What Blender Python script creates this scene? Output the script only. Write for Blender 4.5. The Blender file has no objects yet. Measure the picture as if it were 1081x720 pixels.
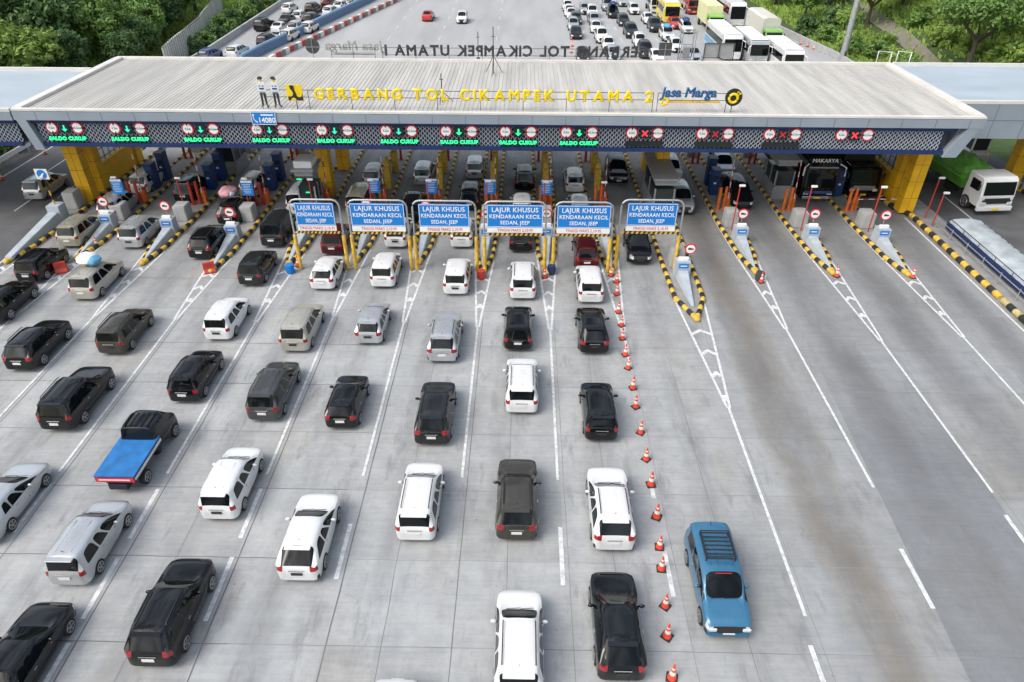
import bpy, bmesh, math, random
from mathutils import Vector, Matrix
R = math.radians
random.seed(7)
S = bpy.context.scene
COL = S.collection

# ------------------------------------------------------------------ camera, sky, sun, exposure
FPX, CAM_H, PITCH, YAW, ROLL = 725.0, 22.0, R(35.13), R(.84), R(.25)
CAM_M = Matrix.Rotation(YAW, 3, 'Z') @ Matrix.Rotation(math.pi/2-PITCH, 3, 'X') @ Matrix.Rotation(ROLL, 3, 'Z')
cd = bpy.data.cameras.new('camera'); cam = bpy.data.objects.new('camera', cd); COL.objects.link(cam)
cd.sensor_width = 36; cd.lens = FPX/1081*36; cd.clip_end = 6000; cd.clip_start = .1
cam.matrix_world = Matrix.Translation((0, 0, CAM_H)) @ CAM_M.to_4x4()
S.camera = cam
def at(px, py, z=0.0):           # survey helper: where the sight line through a photo pixel meets height z
    d = CAM_M @ Vector((px-540.5, -(py-360), -FPX)); t = (z-CAM_H)/d.z
    return Vector((d.x*t, d.y*t, z))

SUN_EL, SUN_AZ = 52, 236        # azimuth: compass-like, 0 = +Y, clockwise
w = bpy.data.worlds.new('World'); S.world = w; w.use_nodes = True
nt = w.node_tree; nt.nodes.clear()
sky = nt.nodes.new('ShaderNodeTexSky'); sky.sky_type = 'NISHITA'; sky.sun_disc = False
sky.sun_elevation = R(SUN_EL); sky.sun_rotation = R(SUN_AZ); sky.air_density = 1.6; sky.dust_density = 5; sky.ozone_density = 1
hs = nt.nodes.new('ShaderNodeHueSaturation'); hs.inputs['Saturation'].default_value = .62
bg = nt.nodes.new('ShaderNodeBackground'); bg.inputs[1].default_value = .15
out = nt.nodes.new('ShaderNodeOutputWorld')
tcw = nt.nodes.new('ShaderNodeTexCoord'); mpw = nt.nodes.new('ShaderNodeMapping'); mpw.inputs['Scale'].default_value = (1, 1, 2.2)
cl = nt.nodes.new('ShaderNodeTexNoise'); cl.inputs['Scale'].default_value = 2.6; cl.inputs['Detail'].default_value = 7; cl.inputs['Roughness'].default_value = .58
cr = nt.nodes.new('ShaderNodeMapRange'); cr.inputs[1].default_value = .38; cr.inputs[2].default_value = .64; cr.inputs[3].default_value = .4; cr.inputs[4].default_value = 2.1
vm = nt.nodes.new('ShaderNodeVectorMath'); vm.operation = 'SCALE'
nt.links.new(tcw.outputs['Generated'], mpw.inputs['Vector']); nt.links.new(mpw.outputs[0], cl.inputs['Vector']); nt.links.new(cl.outputs[0], cr.inputs[0])
nt.links.new(sky.outputs[0], hs.inputs['Color']); nt.links.new(hs.outputs[0], vm.inputs[0]); nt.links.new(cr.outputs[0], vm.inputs['Scale']); nt.links.new(vm.outputs[0], bg.inputs[0]); nt.links.new(bg.outputs[0], out.inputs[0])
sl = bpy.data.lights.new('sun', 'SUN'); sl.energy = 1.25; sl.angle = R(30); sl.color = (1, .985, .965)
so = bpy.data.objects.new('sun', sl); COL.objects.link(so)
az = R(SUN_AZ); el = R(SUN_EL)
so.rotation_euler = Vector((math.sin(az)*math.cos(el), math.cos(az)*math.cos(el), math.sin(el))).to_track_quat('Z', 'Y').to_euler()
so.location = (0, 0, 80)
S.view_settings.view_transform = 'Standard'; S.view_settings.look = 'None'; S.view_settings.gamma = 1
S.view_settings.exposure = 0.24

# ------------------------------------------------------------------ materials
class NT:
    def __init__(s, name):
        s.m = bpy.data.materials.new(name); s.m.use_nodes = True; s.t = s.m.node_tree
        s.b = s.t.nodes['Principled BSDF']
    def n(s, typ, **kw):
        n = s.t.nodes.new(typ)
        for k, v in kw.items():
            if k.startswith('i_'):
                k = k[2:]; n.inputs[int(k) if k.isdigit() else k.replace('_', ' ')].default_value = v
            else: setattr(n, k, v)
        return n
    def l(s, a, b): s.t.links.new(a, b)
    def math(s, op, a, b=None, c=None, clamp=False):
        n = s.n('ShaderNodeMath', operation=op); n.use_clamp = clamp
        for i, v in enumerate((a, b, c)):
            if v is None: continue
            if isinstance(v, (int, float)): n.inputs[i].default_value = v
            else: s.l(v, n.inputs[i])
        return n.outputs[0]
    def mix(s, f, a, b, blend='MIX'):
        n = s.n('ShaderNodeMix', data_type='RGBA', blend_type=blend)
        for i, v in ((0, f), (6, a), (7, b)):
            if isinstance(v, (int, float)): n.inputs[i].default_value = v
            elif isinstance(v, (tuple, list)): n.inputs[i].default_value = (*v[:3], 1)
            else: s.l(v, n.inputs[i])
        return n.outputs[2]
    def noise(s, vec, scale, detail=4, rough=.55):
        n = s.n('ShaderNodeTexNoise'); n.inputs['Scale'].default_value = scale; n.inputs['Detail'].default_value = detail
        n.inputs['Roughness'].default_value = rough
        if vec is not None: s.l(vec, n.inputs['Vector'])
        return n.outputs[0]
    def ramp(s, v, a, b):
        n = s.n('ShaderNodeMapRange'); n.inputs[1].default_value = a; n.inputs[2].default_value = b; s.l(v, n.inputs[0]); return n.outputs[0]
    def scaled(s, vec, sx, sy, sz=1):
        n = s.n('ShaderNodeMapping'); n.inputs['Scale'].default_value = (sx, sy, sz); s.l(vec, n.inputs['Vector']); return n.outputs[0]

def clampc(c): return tuple(min(1, max(0, x)) for x in c)
def pm(name, col, rough=.5, metal=0., var=.15, scale=2.5, coat=0., bump=0., emit=0., streak=None):
    t = NT(name); tc = t.n('ShaderNodeTexCoord').outputs['Object']
    vec = t.scaled(tc, *streak) if streak else tc
    f = t.ramp(t.noise(vec, scale, 5), .3, .7)
    c = t.mix(f, clampc([x*(1-var) for x in col]), clampc([x*(1+var*.6) for x in col]))
    t.l(c, t.b.inputs['Base Color'])
    r = t.n('ShaderNodeMapRange'); r.inputs[3].default_value = max(.03, rough*.85); r.inputs[4].default_value = min(1, rough*1.15+.02)
    t.l(f, r.inputs[0]); t.l(r.outputs[0], t.b.inputs['Roughness'])
    t.b.inputs['Metallic'].default_value = metal
    if coat: t.b.inputs['Coat Weight'].default_value = coat; t.b.inputs['Coat Roughness'].default_value = .06
    if bump:
        b = t.n('ShaderNodeBump'); b.inputs['Strength'].default_value = bump; b.inputs['Distance'].default_value = .02
        t.l(t.noise(tc, scale*12, 4), b.inputs['Height']); t.l(b.outputs[0], t.b.inputs['Normal'])
    if emit: t.l(c, t.b.inputs['Emission Color']); t.b.inputs['Emission Strength'].default_value = emit
    return t.m

def ground_mat():
    t = NT('plaza_concrete'); tc = t.n('ShaderNodeTexCoord').outputs['Object']
    sp = t.n('ShaderNodeSeparateXYZ'); t.l(tc, sp.inputs[0]); X, Y = sp.outputs[0], sp.outputs[1]
    big = t.ramp(t.noise(tc, .11, 4), .3, .7)
    streak = t.ramp(t.noise(t.scaled(tc, 1.0, .09), .55, 5, .6), .34, .72)
    cross = t.ramp(t.noise(t.scaled(tc, .12, 1.5), 1.0, 5, .65), .3, .75)
    fine = t.ramp(t.noise(tc, 3.2, 8, .75), .3, .7)
    grit = t.noise(tc, 38, 3, .7)
    cv = t.n('ShaderNodeCombineXYZ')
    t.l(t.math('FLOOR', t.math('DIVIDE', t.math('ADD', X, 2.4), 4.2)), cv.inputs[0])
    t.l(t.math('FLOOR', t.math('DIVIDE', t.math('SUBTRACT', Y, 2.5), 3.53)), cv.inputs[1])
    wn = t.n('ShaderNodeTexWhiteNoise'); t.l(cv.outputs[0], wn.inputs['Vector']); slab = wn.outputs[0]
    def mul(c, f, tint): return t.mix(f, c, tint, 'MULTIPLY')
    c = t.mix(big, (.345, .368, .385), (.450, .468, .474))
    c = mul(c, t.math('MULTIPLY', streak, .7), (.66, .675, .69))
    c = t.mix(t.math('MULTIPLY', cross, .38), c, (.50, .505, .50))
    c = mul(c, t.math('MULTIPLY', fine, .7), (.72, .73, .74))
    c = mul(c, t.math('MULTIPLY', slab, .8), (.80, .79, .77))
    mottle = t.ramp(t.noise(tc, 1.15, 6, .68), .38, .64)
    c = mul(c, t.math('MULTIPLY', mottle, .6), (.66, .68, .70))
    rust = t.ramp(t.noise(t.scaled(tc, .8, .3), .5, 5, .6), .53, .72)
    c = mul(c, t.math('MULTIPLY', rust, .7), (.86, .77, .66))
    brush = t.ramp(t.noise(t.scaled(tc, .35, 5), 1.3, 4, .7), .35, .7)
    c = t.mix(t.math('MULTIPLY', brush, .2), c, (.52, .525, .525))
    # dark drip line down the middle of every lane
    ua = t.math('DIVIDE', t.math('ADD', X, 15.3), 4.75); ub = t.math('DIVIDE', t.math('ADD', X, 15.3), 4.22)
    sel = t.math('LESS_THAN', X, -15.3)
    u_ = t.math('ADD', t.math('MULTIPLY', ua, sel), t.math('MULTIPLY', ub, t.math('SUBTRACT', 1, sel)))
    drip = t.ramp(t.math('COSINE', t.math('MULTIPLY', t.math('ADD', u_, .5), 2*math.pi)), .3, 1.0)
    drip = t.math('MULTIPLY', t.math('MULTIPLY', drip, t.ramp(t.noise(t.scaled(tc, .9, .14), .9, 5, .65), .36, .62)), t.math('LESS_THAN', X, 10.2))
    c = mul(c, t.math('MULTIPLY', drip, .8), (.55, .56, .58))
    # the outbound lanes are older, greyer, with broad oil and rubber bands
    old = t.ramp(X, 7.5, 13)
    c = mul(c, old, (.72, .725, .735))
    wob = t.math('MULTIPLY', t.math('SUBTRACT', t.noise(t.scaled(tc, .2, .06), 1.0, 2), .5), 1.8)
    ph = t.math('COSINE', t.math('MULTIPLY', t.math('SUBTRACT', t.math('ADD', X, wob), 12.7), 2*math.pi/4.87))
    lane = t.ramp(ph, -.1, 1.0)
    patch = t.ramp(t.noise(t.scaled(tc, .5, .12), .8, 5, .62), .28, .64)
    k = t.math('MULTIPLY', t.math('MULTIPLY', lane, t.ramp(X, 8.0, 12)), t.math('ADD', t.math('MULTIPLY', patch, .7), .3), clamp=True)
    k = t.math('MULTIPLY', k, t.ramp(Y, 4, 30))
    c = mul(c, k, (.44, .44, .46))
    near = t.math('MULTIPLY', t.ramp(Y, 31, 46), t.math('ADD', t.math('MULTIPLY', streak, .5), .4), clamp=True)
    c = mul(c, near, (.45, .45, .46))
    edge = t.math('SUBTRACT', X, t.math('ADD', 14.2, t.math('MULTIPLY', Y, .055)))
    dark = t.math('MULTIPLY', t.math('GREATER_THAN', edge, 0), t.math('LESS_THAN', X, 20.1))
    dark = t.math('MULTIPLY', dark, t.ramp(Y, 31, 23))
    c = mul(c, dark, (.62, .64, .68))
    brown = t.math('MULTIPLY', t.math('GREATER_THAN', X, 10.15), t.math('LESS_THAN', edge, 0))
    brown = t.math('MULTIPLY', t.math('MULTIPLY', brown, lane), t.ramp(t.noise(t.scaled(tc, .35, .12), 1.2, 4), .3, .62))
    c = mul(c, brown, (.74, .62, .48))
    rub = t.ramp(t.noise(t.scaled(tc, 1.3, .35), .9, 6, .7), .54, .72)
    c = mul(c, t.math('MULTIPLY', rub, .7), (.55, .56, .58))
    crack = t.n('ShaderNodeTexVoronoi', feature='DISTANCE_TO_EDGE'); crack.inputs['Scale'].default_value = .16
    wv = t.n('ShaderNodeVectorMath', operation='ADD'); t.l(tc, wv.inputs[0])
    nz = t.n('ShaderNodeTexNoise'); nz.inputs['Scale'].default_value = .8; t.l(tc, nz.inputs['Vector']); t.l(nz.outputs[1], wv.inputs[1]); t.l(wv.outputs[0], crack.inputs['Vector'])
    ck = t.math('MULTIPLY', t.math('LESS_THAN', crack.outputs[0], .0022), t.math('GREATER_THAN', mottle, .45))
    c = mul(c, t.math('MULTIPLY', ck, .28), (.5, .5, .5))
    vor = t.n('ShaderNodeTexVoronoi'); vor.inputs['Scale'].default_value = .8; t.l(tc, vor.inputs['Vector'])
    spots = t.math('MULTIPLY', t.math('LESS_THAN', vor.outputs[0], .035), t.math('GREATER_THAN', fine, .35))
    rub = t.ramp(t.noise(t.scaled(tc, 1.3, .35), .9, 6, .7), .56, .74)
    c = t.mix(t.math('MULTIPLY', rub, .6), c, (.15, .152, .158))
    c = t.mix(t.math('MULTIPLY', spots, .7), c, (.11, .11, .11))
    c = t.mix(.16, c, t.mix(grit, (.15, .15, .15), (.75, .75, .75)))
    t.l(c, t.b.inputs['Base Color']); t.b.inputs['Roughness'].default_value = .82
    b = t.n('ShaderNodeBump'); b.inputs['Strength'].default_value = .25; b.inputs['Distance'].default_value = .01
    t.l(grit, b.inputs['Height']); t.l(b.outputs[0], t.b.inputs['Normal'])
    return t.m

def leaf_mat(name, a, b):
    t = NT(name); g = t.n('ShaderNodeNewGeometry'); tc = t.n('ShaderNodeTexCoord').outputs['Object']
    oi = t.n('ShaderNodeObjectInfo')
    f = t.math('ADD', t.math('MULTIPLY', g.outputs['Random Per Island'], .55), t.math('MULTIPLY', t.noise(tc, .55, 3), .6))
    c = t.mix(t.ramp(f, .15, .95), a, b)
    c = t.mix(t.math('MULTIPLY', oi.outputs['Random'], .35), c, tuple(x*1.35 for x in b))
    t.l(c, t.b.inputs['Base Color']); t.b.inputs['Roughness'].default_value = .6
    tr = t.n('ShaderNodeBsdfTranslucent'); t.l(c, tr.inputs[0])
    mx = t.n('ShaderNodeMixShader'); mx.inputs[0].default_value = .28
    o = [n for n in t.t.nodes if n.type == 'OUTPUT_MATERIAL'][0]
    t.l(t.b.outputs[0], mx.inputs[1]); t.l(tr.outputs[0], mx.inputs[2]); t.l(mx.outputs[0], o.inputs[0])
    return t.m

M = {}
M['ground'] = ground_mat()
M['asphalt'] = pm('road_asphalt', (.105, .108, .115), .85, var=.35, scale=.5, bump=.2)
M['far_conc'] = pm('far_concrete', (.36, .367, .375), .85, var=.2, scale=.25, streak=(1, .15))
M['grass'] = pm('verge_grass', (.055, .095, .025), .9, var=.45, scale=.9, bump=.5)
M['soil'] = pm('path_dirt', (.20, .185, .15), .95, var=.2, scale=.7)
M['joint'] = pm('joint_sealant', (.15, .15, .15), .9, var=.4, scale=.8)
M['joint2'] = pm('worn_joint', (.22, .222, .225), .9, var=.4, scale=.5)
M['line'] = pm('road_paint_white', (.62, .635, .64), .75, var=.32, scale=5)
M['yel'] = pm('kerb_yellow', (.66, .42, .055), .6, var=.35, scale=3)
M['yel_old'] = pm('kerb_faded_yellow', (.48, .40, .17), .75, var=.35, scale=4)
M['blk'] = pm('kerb_black', (.022, .022, .024), .6, var=.4, scale=3)
M['deck'] = pm('island_concrete', (.27, .27, .265), .85, var=.25, scale=1.3, bump=.2)
M['block'] = pm('painted_concrete', (.40, .45, .50), .7, var=.16, scale=1.4)
M['greyc'] = pm('bare_concrete', (.40, .41, .41), .8, var=.18, scale=1.8)
M['roof'] = pm('roof_sheet', (.46, .45, .425), .6, var=.2, scale=1.0, streak=(1.6, .12, 1))
M['roof2'] = pm('roof_membrane', (.36, .425, .48), .55, var=.12, scale=.5, streak=(.3, 1, 1))
M['lip'] = pm('parapet_white', (.64, .63, .60), .55, var=.1, scale=.7)
M['silver'] = pm('silver_cladding', (.30, .35, .415), .45, metal=.2, var=.07, scale=.5)
M['seam'] = pm('panel_seam', (.13, .14, .16), .7)
M['navy'] = pm('navy_paint', (.012, .03, .115), .4, var=.15)
M['mesh_dark'] = pm('screen_backing', (.014, .022, .052), .6)
M['lattice'] = pm('aluminium_mesh', (.36, .40, .46), .5)
M['ceil'] = pm('soffit', (.30, .31, .32), .7)
M['ycol'] = pm('yellow_column_paint', (.82, .45, .010), .6, var=.16, scale=1.2)
M['ydark'] = pm('column_joint', (.18, .10, .01), .6)
M['red'] = pm('red_paint', (.50, .045, .03), .5, var=.2)
M['orange'] = pm('orange_paint', (.72, .16, .025), .5, var=.2)
M['cone'] = pm('cone_plastic', (.80, .075, .03), .45, var=.15, scale=6)
M['refl'] = pm('reflective_white', (.75, .74, .72), .5)
M['rubber'] = pm('rubber_base', (.035, .03, .03), .8)
M['signblue'] = pm('sign_blue', (.002, .19, .60), .7, var=.06)
M['signwhite'] = pm('sign_white', (.80, .80, .80), .5, var=.06)
M['signred'] = pm('sign_red', (.60, .025, .04), .45, var=.1)
M['teal'] = pm('sign_teal_ink', (.12, .33, .36), .5)
M['ink'] = pm('black_ink', (.02, .02, .022), .5)
M['galv'] = pm('galvanised_steel', (.42, .44, .45), .45, metal=.5, var=.15, scale=4)
M['letter'] = pm('letter_yellow', (.82, .60, .006), .4, var=.1)
M['letter_blue'] = pm('letter_blue', (.015, .10, .27), .4)
M['letter_orange'] = pm('letter_orange', (.70, .42, .06), .4)
M['letter_dark'] = pm('letter_dark_back', (.035, .035, .037), .6)
M['letter_grey'] = pm('letter_grey_back', (.33, .33, .30), .6)
M['ledg'] = pm('led_green', (.02, .95, .28), .5, emit=1.1, var=.05)
M['ledt'] = pm('led_teal', (.03, .62, .42), .5, emit=.8, var=.05)
M['ledr'] = pm('led_red', (.95, .04, .06), .5, emit=.8, var=.05)
M['ledrd'] = pm('led_red_dim', (.40, .02, .03), .5, emit=.35, var=.05)
M['board'] = pm('led_board_black', (.012, .02, .018), .35)
M['cabinet'] = pm('cabinet_blue', (.012, .045, .17), .4, var=.15)
M['steel'] = pm('grey_steel', (.30, .31, .32), .5, metal=.2, var=.12)
M['darksteel'] = pm('dark_steel', (.05, .052, .055), .5)
M['glass'] = pm('dark_car_glass', (.004, .006, .008), .04, var=.1); M['glass'].node_tree.nodes['Principled BSDF'].inputs['IOR'].default_value = 1.42
M['bglass'] = pm('booth_glass', (.03, .04, .045), .1, var=.2)
M['tyre'] = pm('tyre_rubber', (.018, .018, .019), .85)
M['rim'] = pm('alloy_rim', (.42, .43, .44), .3, metal=.8)
M['rimdark'] = pm('dark_rim', (.05, .05, .055), .35, metal=.6)
M['tail'] = pm('tail_lamp', (.30, .010, .014), .15, var=.25, scale=8, coat=.6)
M['head'] = pm('head_lamp', (.62, .64, .66), .12, var=.2, scale=8, coat=.6)
M['trim'] = pm('black_trim', (.018, .018, .019), .55)
M['chrome'] = pm('chrome', (.6, .61, .62), .15, metal=.9)
M['plate_w'] = pm('plate_white', (.72, .72, .70), .5)
M['plate_b'] = pm('plate_black', (.025, .025, .027), .5)
PAINT = {}
def paint(name, c, metal=0., rough=.3):
    dk = max(c) < .12
    PAINT[name] = pm('paint_'+name, c, .05 if dk else rough, metal, var=.1, scale=.8, coat=0 if dk else .7)
    if dk: PAINT[name].node_tree.nodes['Principled BSDF'].inputs['IOR'].default_value = 1.5
paint('white', (.68, .69, .70)); paint('pearl', (.74, .74, .71)); paint('black', (.005, .0055, .007)); paint('charcoal', (.022, .024, .027), .2)
paint('grey', (.075, .077, .08), .35); paint('brown_grey', (.066, .061, .053), .35); paint('silver', (.50, .52, .54), .55); paint('beige', (.47, .45, .40), .45)
paint('olive', (.38, .37, .29), .4); paint('maroon', (.09, .012, .016), .2); paint('blue', (.035, .15, .27), .2); paint('red', (.50, .03, .025))
paint('yellow', (.75, .58, .04)); paint('lime', (.55, .66, .22)); paint('green', (.22, .50, .08)); paint('navyblue', (.03, .07, .22)); paint('busblue', (.05, .30, .55))
M['tarp_blue'] = pm('tarp_blue', (.012, .15, .42), .6, var=.3, scale=2, bump=.5)
M['tarp_green'] = pm('tarp_green', (.13, .38, .055), .6, var=.3, scale=1.2)
M['tarp_grey'] = pm('tarp_grey', (.56, .555, .51), .7, var=.12)
M['cream'] = pm('box_cream', (.66, .68, .40), .6, var=.1)
M['pink'] = pm('bundle_pink', (.62, .33, .38), .8, var=.3, scale=5)
M['bundle'] = pm('bundle_white', (.68, .72, .76), .7, var=.15, scale=5)
M['bundle_b'] = pm('bundle_blue', (.10, .32, .50), .7, var=.15, scale=5)
M['bark'] = pm('tree_bark', (.09, .075, .055), .9, var=.35, scale=5)
M['corr'] = pm('wall_sheet', (.60, .60, .57), .7, var=.18, scale=.8, streak=(1, 1, .15))
M['wallrail'] = pm('blue_rail', (.10, .20, .34), .5)
M['shade'] = pm('shelter_sheet', (.42, .47, .50), .45, var=.3, scale=1.2)
M['leaf_d'] = leaf_mat('leaves_deep_green', (.030, .075, .024), (.125, .225, .065))
M['leaf_m'] = leaf_mat('leaves_mid_green', (.055, .120, .026), (.20, .335, .075))
M['leaf_l'] = leaf_mat('leaves_light_green', (.10, .185, .03), (.33, .47, .10))
M['leaf_o'] = leaf_mat('leaves_olive_green', (.06, .10, .03), (.19, .26, .085))
M['reed'] = leaf_mat('reed_plumes', (.20, .22, .11), (.50, .47, .34))

# ------------------------------------------------------------------ builders
class MB:
    def __init__(s): s.v, s.f, s.m = [], [], []
    def add(s, vs, fs, m=0, mat=None):
        o = len(s.v)
        s.v += [tuple(mat @ Vector(v)) if mat else tuple(v) for v in vs]
        s.f += [tuple(i+o for i in f) for f in fs]; s.m += [m]*len(fs); return s
    def box(s, c, d, m=0, rz=0., rx=0., ry=0., taper=1.):
        x, y, z = d[0]/2, d[1]/2, d[2]/2; t = taper
        vs = [(-x,-y,-z),(x,-y,-z),(x,y,-z),(-x,y,-z),(-x*t,-y*t,z),(x*t,-y*t,z),(x*t,y*t,z),(-x*t,y*t,z)]
        T = Matrix.Translation(c) @ Matrix.Rotation(rz, 4, 'Z') @ Matrix.Rotation(ry, 4, 'Y') @ Matrix.Rotation(rx, 4, 'X')
        return s.add(vs, [(0,3,2,1),(4,5,6,7),(0,1,5,4),(1,2,6,5),(2,3,7,6),(3,0,4,7)], m, T)
    def prism(s, poly, a, b, axis='x', m=0):       # polygon extruded a..b along an axis
        n = len(poly)
        def P(p, t): return {'x': (t, p[0], p[1]), 'y': (p[0], t, p[1]), 'z': (p[0], p[1], t)}[axis]
        vs = [P(p, a) for p in poly]+[P(p, b) for p in poly]
        fs = [tuple(range(n))[::-1], tuple(range(n, 2*n))]+[(i, (i+1) % n, n+(i+1) % n, n+i) for i in range(n)]
        return s.add(vs, fs, m)
    def tube(s, pts, r, n=8, m=0, cap=True, mats=None):
        pts = [Vector(p) for p in pts]; rs = r if isinstance(r, (list, tuple)) else [r]*len(pts)
        rings = []; up = Vector((0, 0, 1))
        for i, p in enumerate(pts):
            d = (pts[min(i+1, len(pts)-1)]-pts[max(i-1, 0)]).normalized()
            u = up if abs(d.z) < .95 else Vector((1, 0, 0))
            a = d.cross(u).normalized(); b = a.cross(d).normalized()
            rings.append([p+(a*math.cos(2*math.pi*k/n)+b*math.sin(2*math.pi*k/n))*rs[i] for k in range(n)])
        for i in range(len(pts)-1):
            s.add(rings[i]+rings[i+1], [(k, (k+1) % n, n+(k+1) % n, n+k) for k in range(n)], mats[i] if mats else m)
        if cap: s.add(rings[0], [tuple(range(n))], mats[0] if mats else m); s.add(rings[-1], [tuple(range(n))[::-1]], mats[-1] if mats else m)
        return s
    def cyl(s, c, r, h, axis='z', n=20, m=0, r2=None):
        d = {'x': Vector((1,0,0)), 'y': Vector((0,1,0)), 'z': Vector((0,0,1))}[axis]; c = Vector(c)
        return s.tube([c-d*h/2, c+d*h/2], [r, r if r2 is None else r2], n, m)
    def ellipsoid(s, c, d, m=0, n=10, k=6, rough=0., seed=0):
        rr = random.Random(seed); vs = []; fs = []
        for i in range(k+1):
            a = math.pi*i/k
            for j in range(n):
                b = 2*math.pi*j/n; q = 1+rr.uniform(-rough, rough)
                vs.append((c[0]+d[0]*math.sin(a)*math.cos(b)*q, c[1]+d[1]*math.sin(a)*math.sin(b)*q, c[2]+d[2]*math.cos(a)*q))
        for i in range(k):
            for j in range(n): fs.append((i*n+j, (i+1)*n+j, (i+1)*n+(j+1) % n, i*n+(j+1) % n))
        return s.add(vs, fs, m)
    def mesh(s, name, mats, bevel=0., smooth=False, segs=2):
        me = bpy.data.meshes.new(name); me.from_pydata(s.v, [], s.f)
        for x in (mats if isinstance(mats, (list, tuple)) else [mats]): me.materials.append(x)
        me.polygons.foreach_set('material_index', s.m); me.update()
        bm = bmesh.new(); bm.from_mesh(me)
        bmesh.ops.remove_doubles(bm, verts=bm.verts, dist=1e-5)
        bmesh.ops.recalc_face_normals(bm, faces=bm.faces)
        if bevel:
            es = [e for e in bm.edges if len(e.link_faces) == 2 and e.calc_face_angle() > R(35)]
            bmesh.ops.bevel(bm, geom=es, offset=bevel, segments=segs, affect='EDGES', clamp_overlap=True)
        bm.to_mesh(me); bm.free()
        if smooth:
            me.shade_smooth()
            try: me.set_sharp_from_angle(angle=R(40))
            except Exception: pass
        return me
    def build(s, name, mats, parent=None, bevel=0., smooth=False, loc=(0,0,0), segs=2):
        return link(name, s.mesh(name, mats, bevel, smooth, segs), parent, loc)
def link(name, me, parent=None, loc=(0,0,0), rz=0.):
    o = bpy.data.objects.new(name, me); COL.objects.link(o); o.location = loc; o.rotation_euler = (0, 0, rz)
    if parent: o.parent = parent
    return o
def tag(o, label, cat, group=None):
    o['label'] = label; o['category'] = cat
    if group: o['group'] = group
    return o
def thing(name, label, cat, loc=(0,0,0), rz=0., group=None):
    o = bpy.data.objects.new(name, None); COL.objects.link(o); o.empty_display_size = .3
    o.location = loc; o.rotation_euler = (0, 0, rz); return tag(o, label, cat, group)
def struct(o, kind='structure'): o['kind'] = kind; return o
def dup(o, parent=None):
    c = o.copy(); COL.objects.link(c)
    if parent: c.parent = parent
    for ch in list(o.children): dup(ch, c)
    return c
def wipe(o):
    for ch in list(o.children): wipe(ch)
    bpy.data.objects.remove(o)

_dg = None
def text_mesh(txt, size, mat, extrude=.0, bold=.0, align='CENTER', spacing=1., shear=0., sx=1.):
    cu = bpy.data.curves.new('lettering', 'FONT'); cu.body = txt; cu.size = size; cu.extrude = extrude; cu.bevel_depth = bold; cu.bevel_resolution = 0
    cu.align_x = align; cu.align_y = 'CENTER'; cu.space_character = spacing; cu.shear = shear; cu.resolution_u = 3
    o = bpy.data.objects.new('lettering', cu); COL.objects.link(o)
    dg = bpy.context.evaluated_depsgraph_get()
    me = bpy.data.meshes.new_from_object(o.evaluated_get(dg)); bpy.data.objects.remove(o)
    if sx != 1.:
        for v in me.vertices: v.co.x *= sx
    me.materials.clear(); me.materials.append(mat); return me
def put_text(name, me, parent, loc, back=False, tilt=0.):
    o = bpy.data.objects.new(name, me); COL.objects.link(o); o.parent = parent; o.location = loc
    o.rotation_euler = (math.pi/2+tilt, 0, math.pi if back else 0); return o

# ------------------------------------------------------------------ ground, roads, markings
def sheet(name, poly, z, mat):
    mb = MB(); mb.add([(x, y, z) for x, y in poly], [tuple(range(len(poly)))]); return struct(mb.build(name, mat))
def height(x, y):
    h = 0
    if x > 44: h += 9*(1-math.exp(-((x-44)/38)**1.4))
    if x < -48: h += 7*(1-math.exp(-((-48-x)/40)**1.4))
    if abs(x) > 46: h += 1.0*math.sin(x*.09+y*.07)*min(1, (abs(x)-46)/20)
    return h-.12
mb = MB(); xs = [-3000, -900, -400, -220, -160]+list(range(-130, 134, 4))+[160, 220, 400, 900, 3000]
ysx = [-900, -300, -120, -60]+list(range(-40, 220, 5))+[260, 400, 900, 3000]
vs = [(x, y, height(x, y)) for y in ysx for x in xs]; nx = len(xs)
mb.add(vs, [(j*nx+i, j*nx+i+1, (j+1)*nx+i+1, (j+1)*nx+i) for j in range(len(ysx)-1) for i in range(nx-1)])
struct(mb.build('grass_terrain', M['grass'], smooth=True))
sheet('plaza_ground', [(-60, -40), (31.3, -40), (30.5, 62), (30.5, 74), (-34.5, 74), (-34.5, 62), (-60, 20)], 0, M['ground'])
sheet('left_road', [(-47, -40), (-47, 74), (-34, 74), (-34, 42), (-34, -40)], .004, M['asphalt'])
sheet('right_road', [(30.2, -40), (30.2, 74), (42.5, 74), (44, 30), (47, -40)], .004, M['asphalt'])
sheet('far_plaza_ground', [(-43.4, 74), (42.6, 74), (41.9, 98), (39.2, 120), (33, 160), (28, 320), (-36, 320), (-44.4, 150), (-43, 100)], .0, M['far_conc'])
mb = MB()
pth = [(at(790, 5, 2), 1), (at(850, 22, 2), 1), (at(890, 42, 2), 1), (at(920, 62, 2), 1)]
p2 = [Vector((58, 130)), Vector((55, 118)), Vector((54.5, 108)), Vector((53, 98)), Vector((51, 88)), Vector((50, 70))]
for i in range(len(p2)-1):
    a, b = p2[i], p2[i+1]
    q = [(a.x-1.3, a.y), (a.x+1.3, a.y), (b.x+1.3, b.y), (b.x-1.3, b.y)]
    mb.add([(x, y, height(x, y)+.12) for x, y in q], [(0, 1, 2, 3)])
struct(mb.build('dirt_path', M['soil']))

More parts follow.
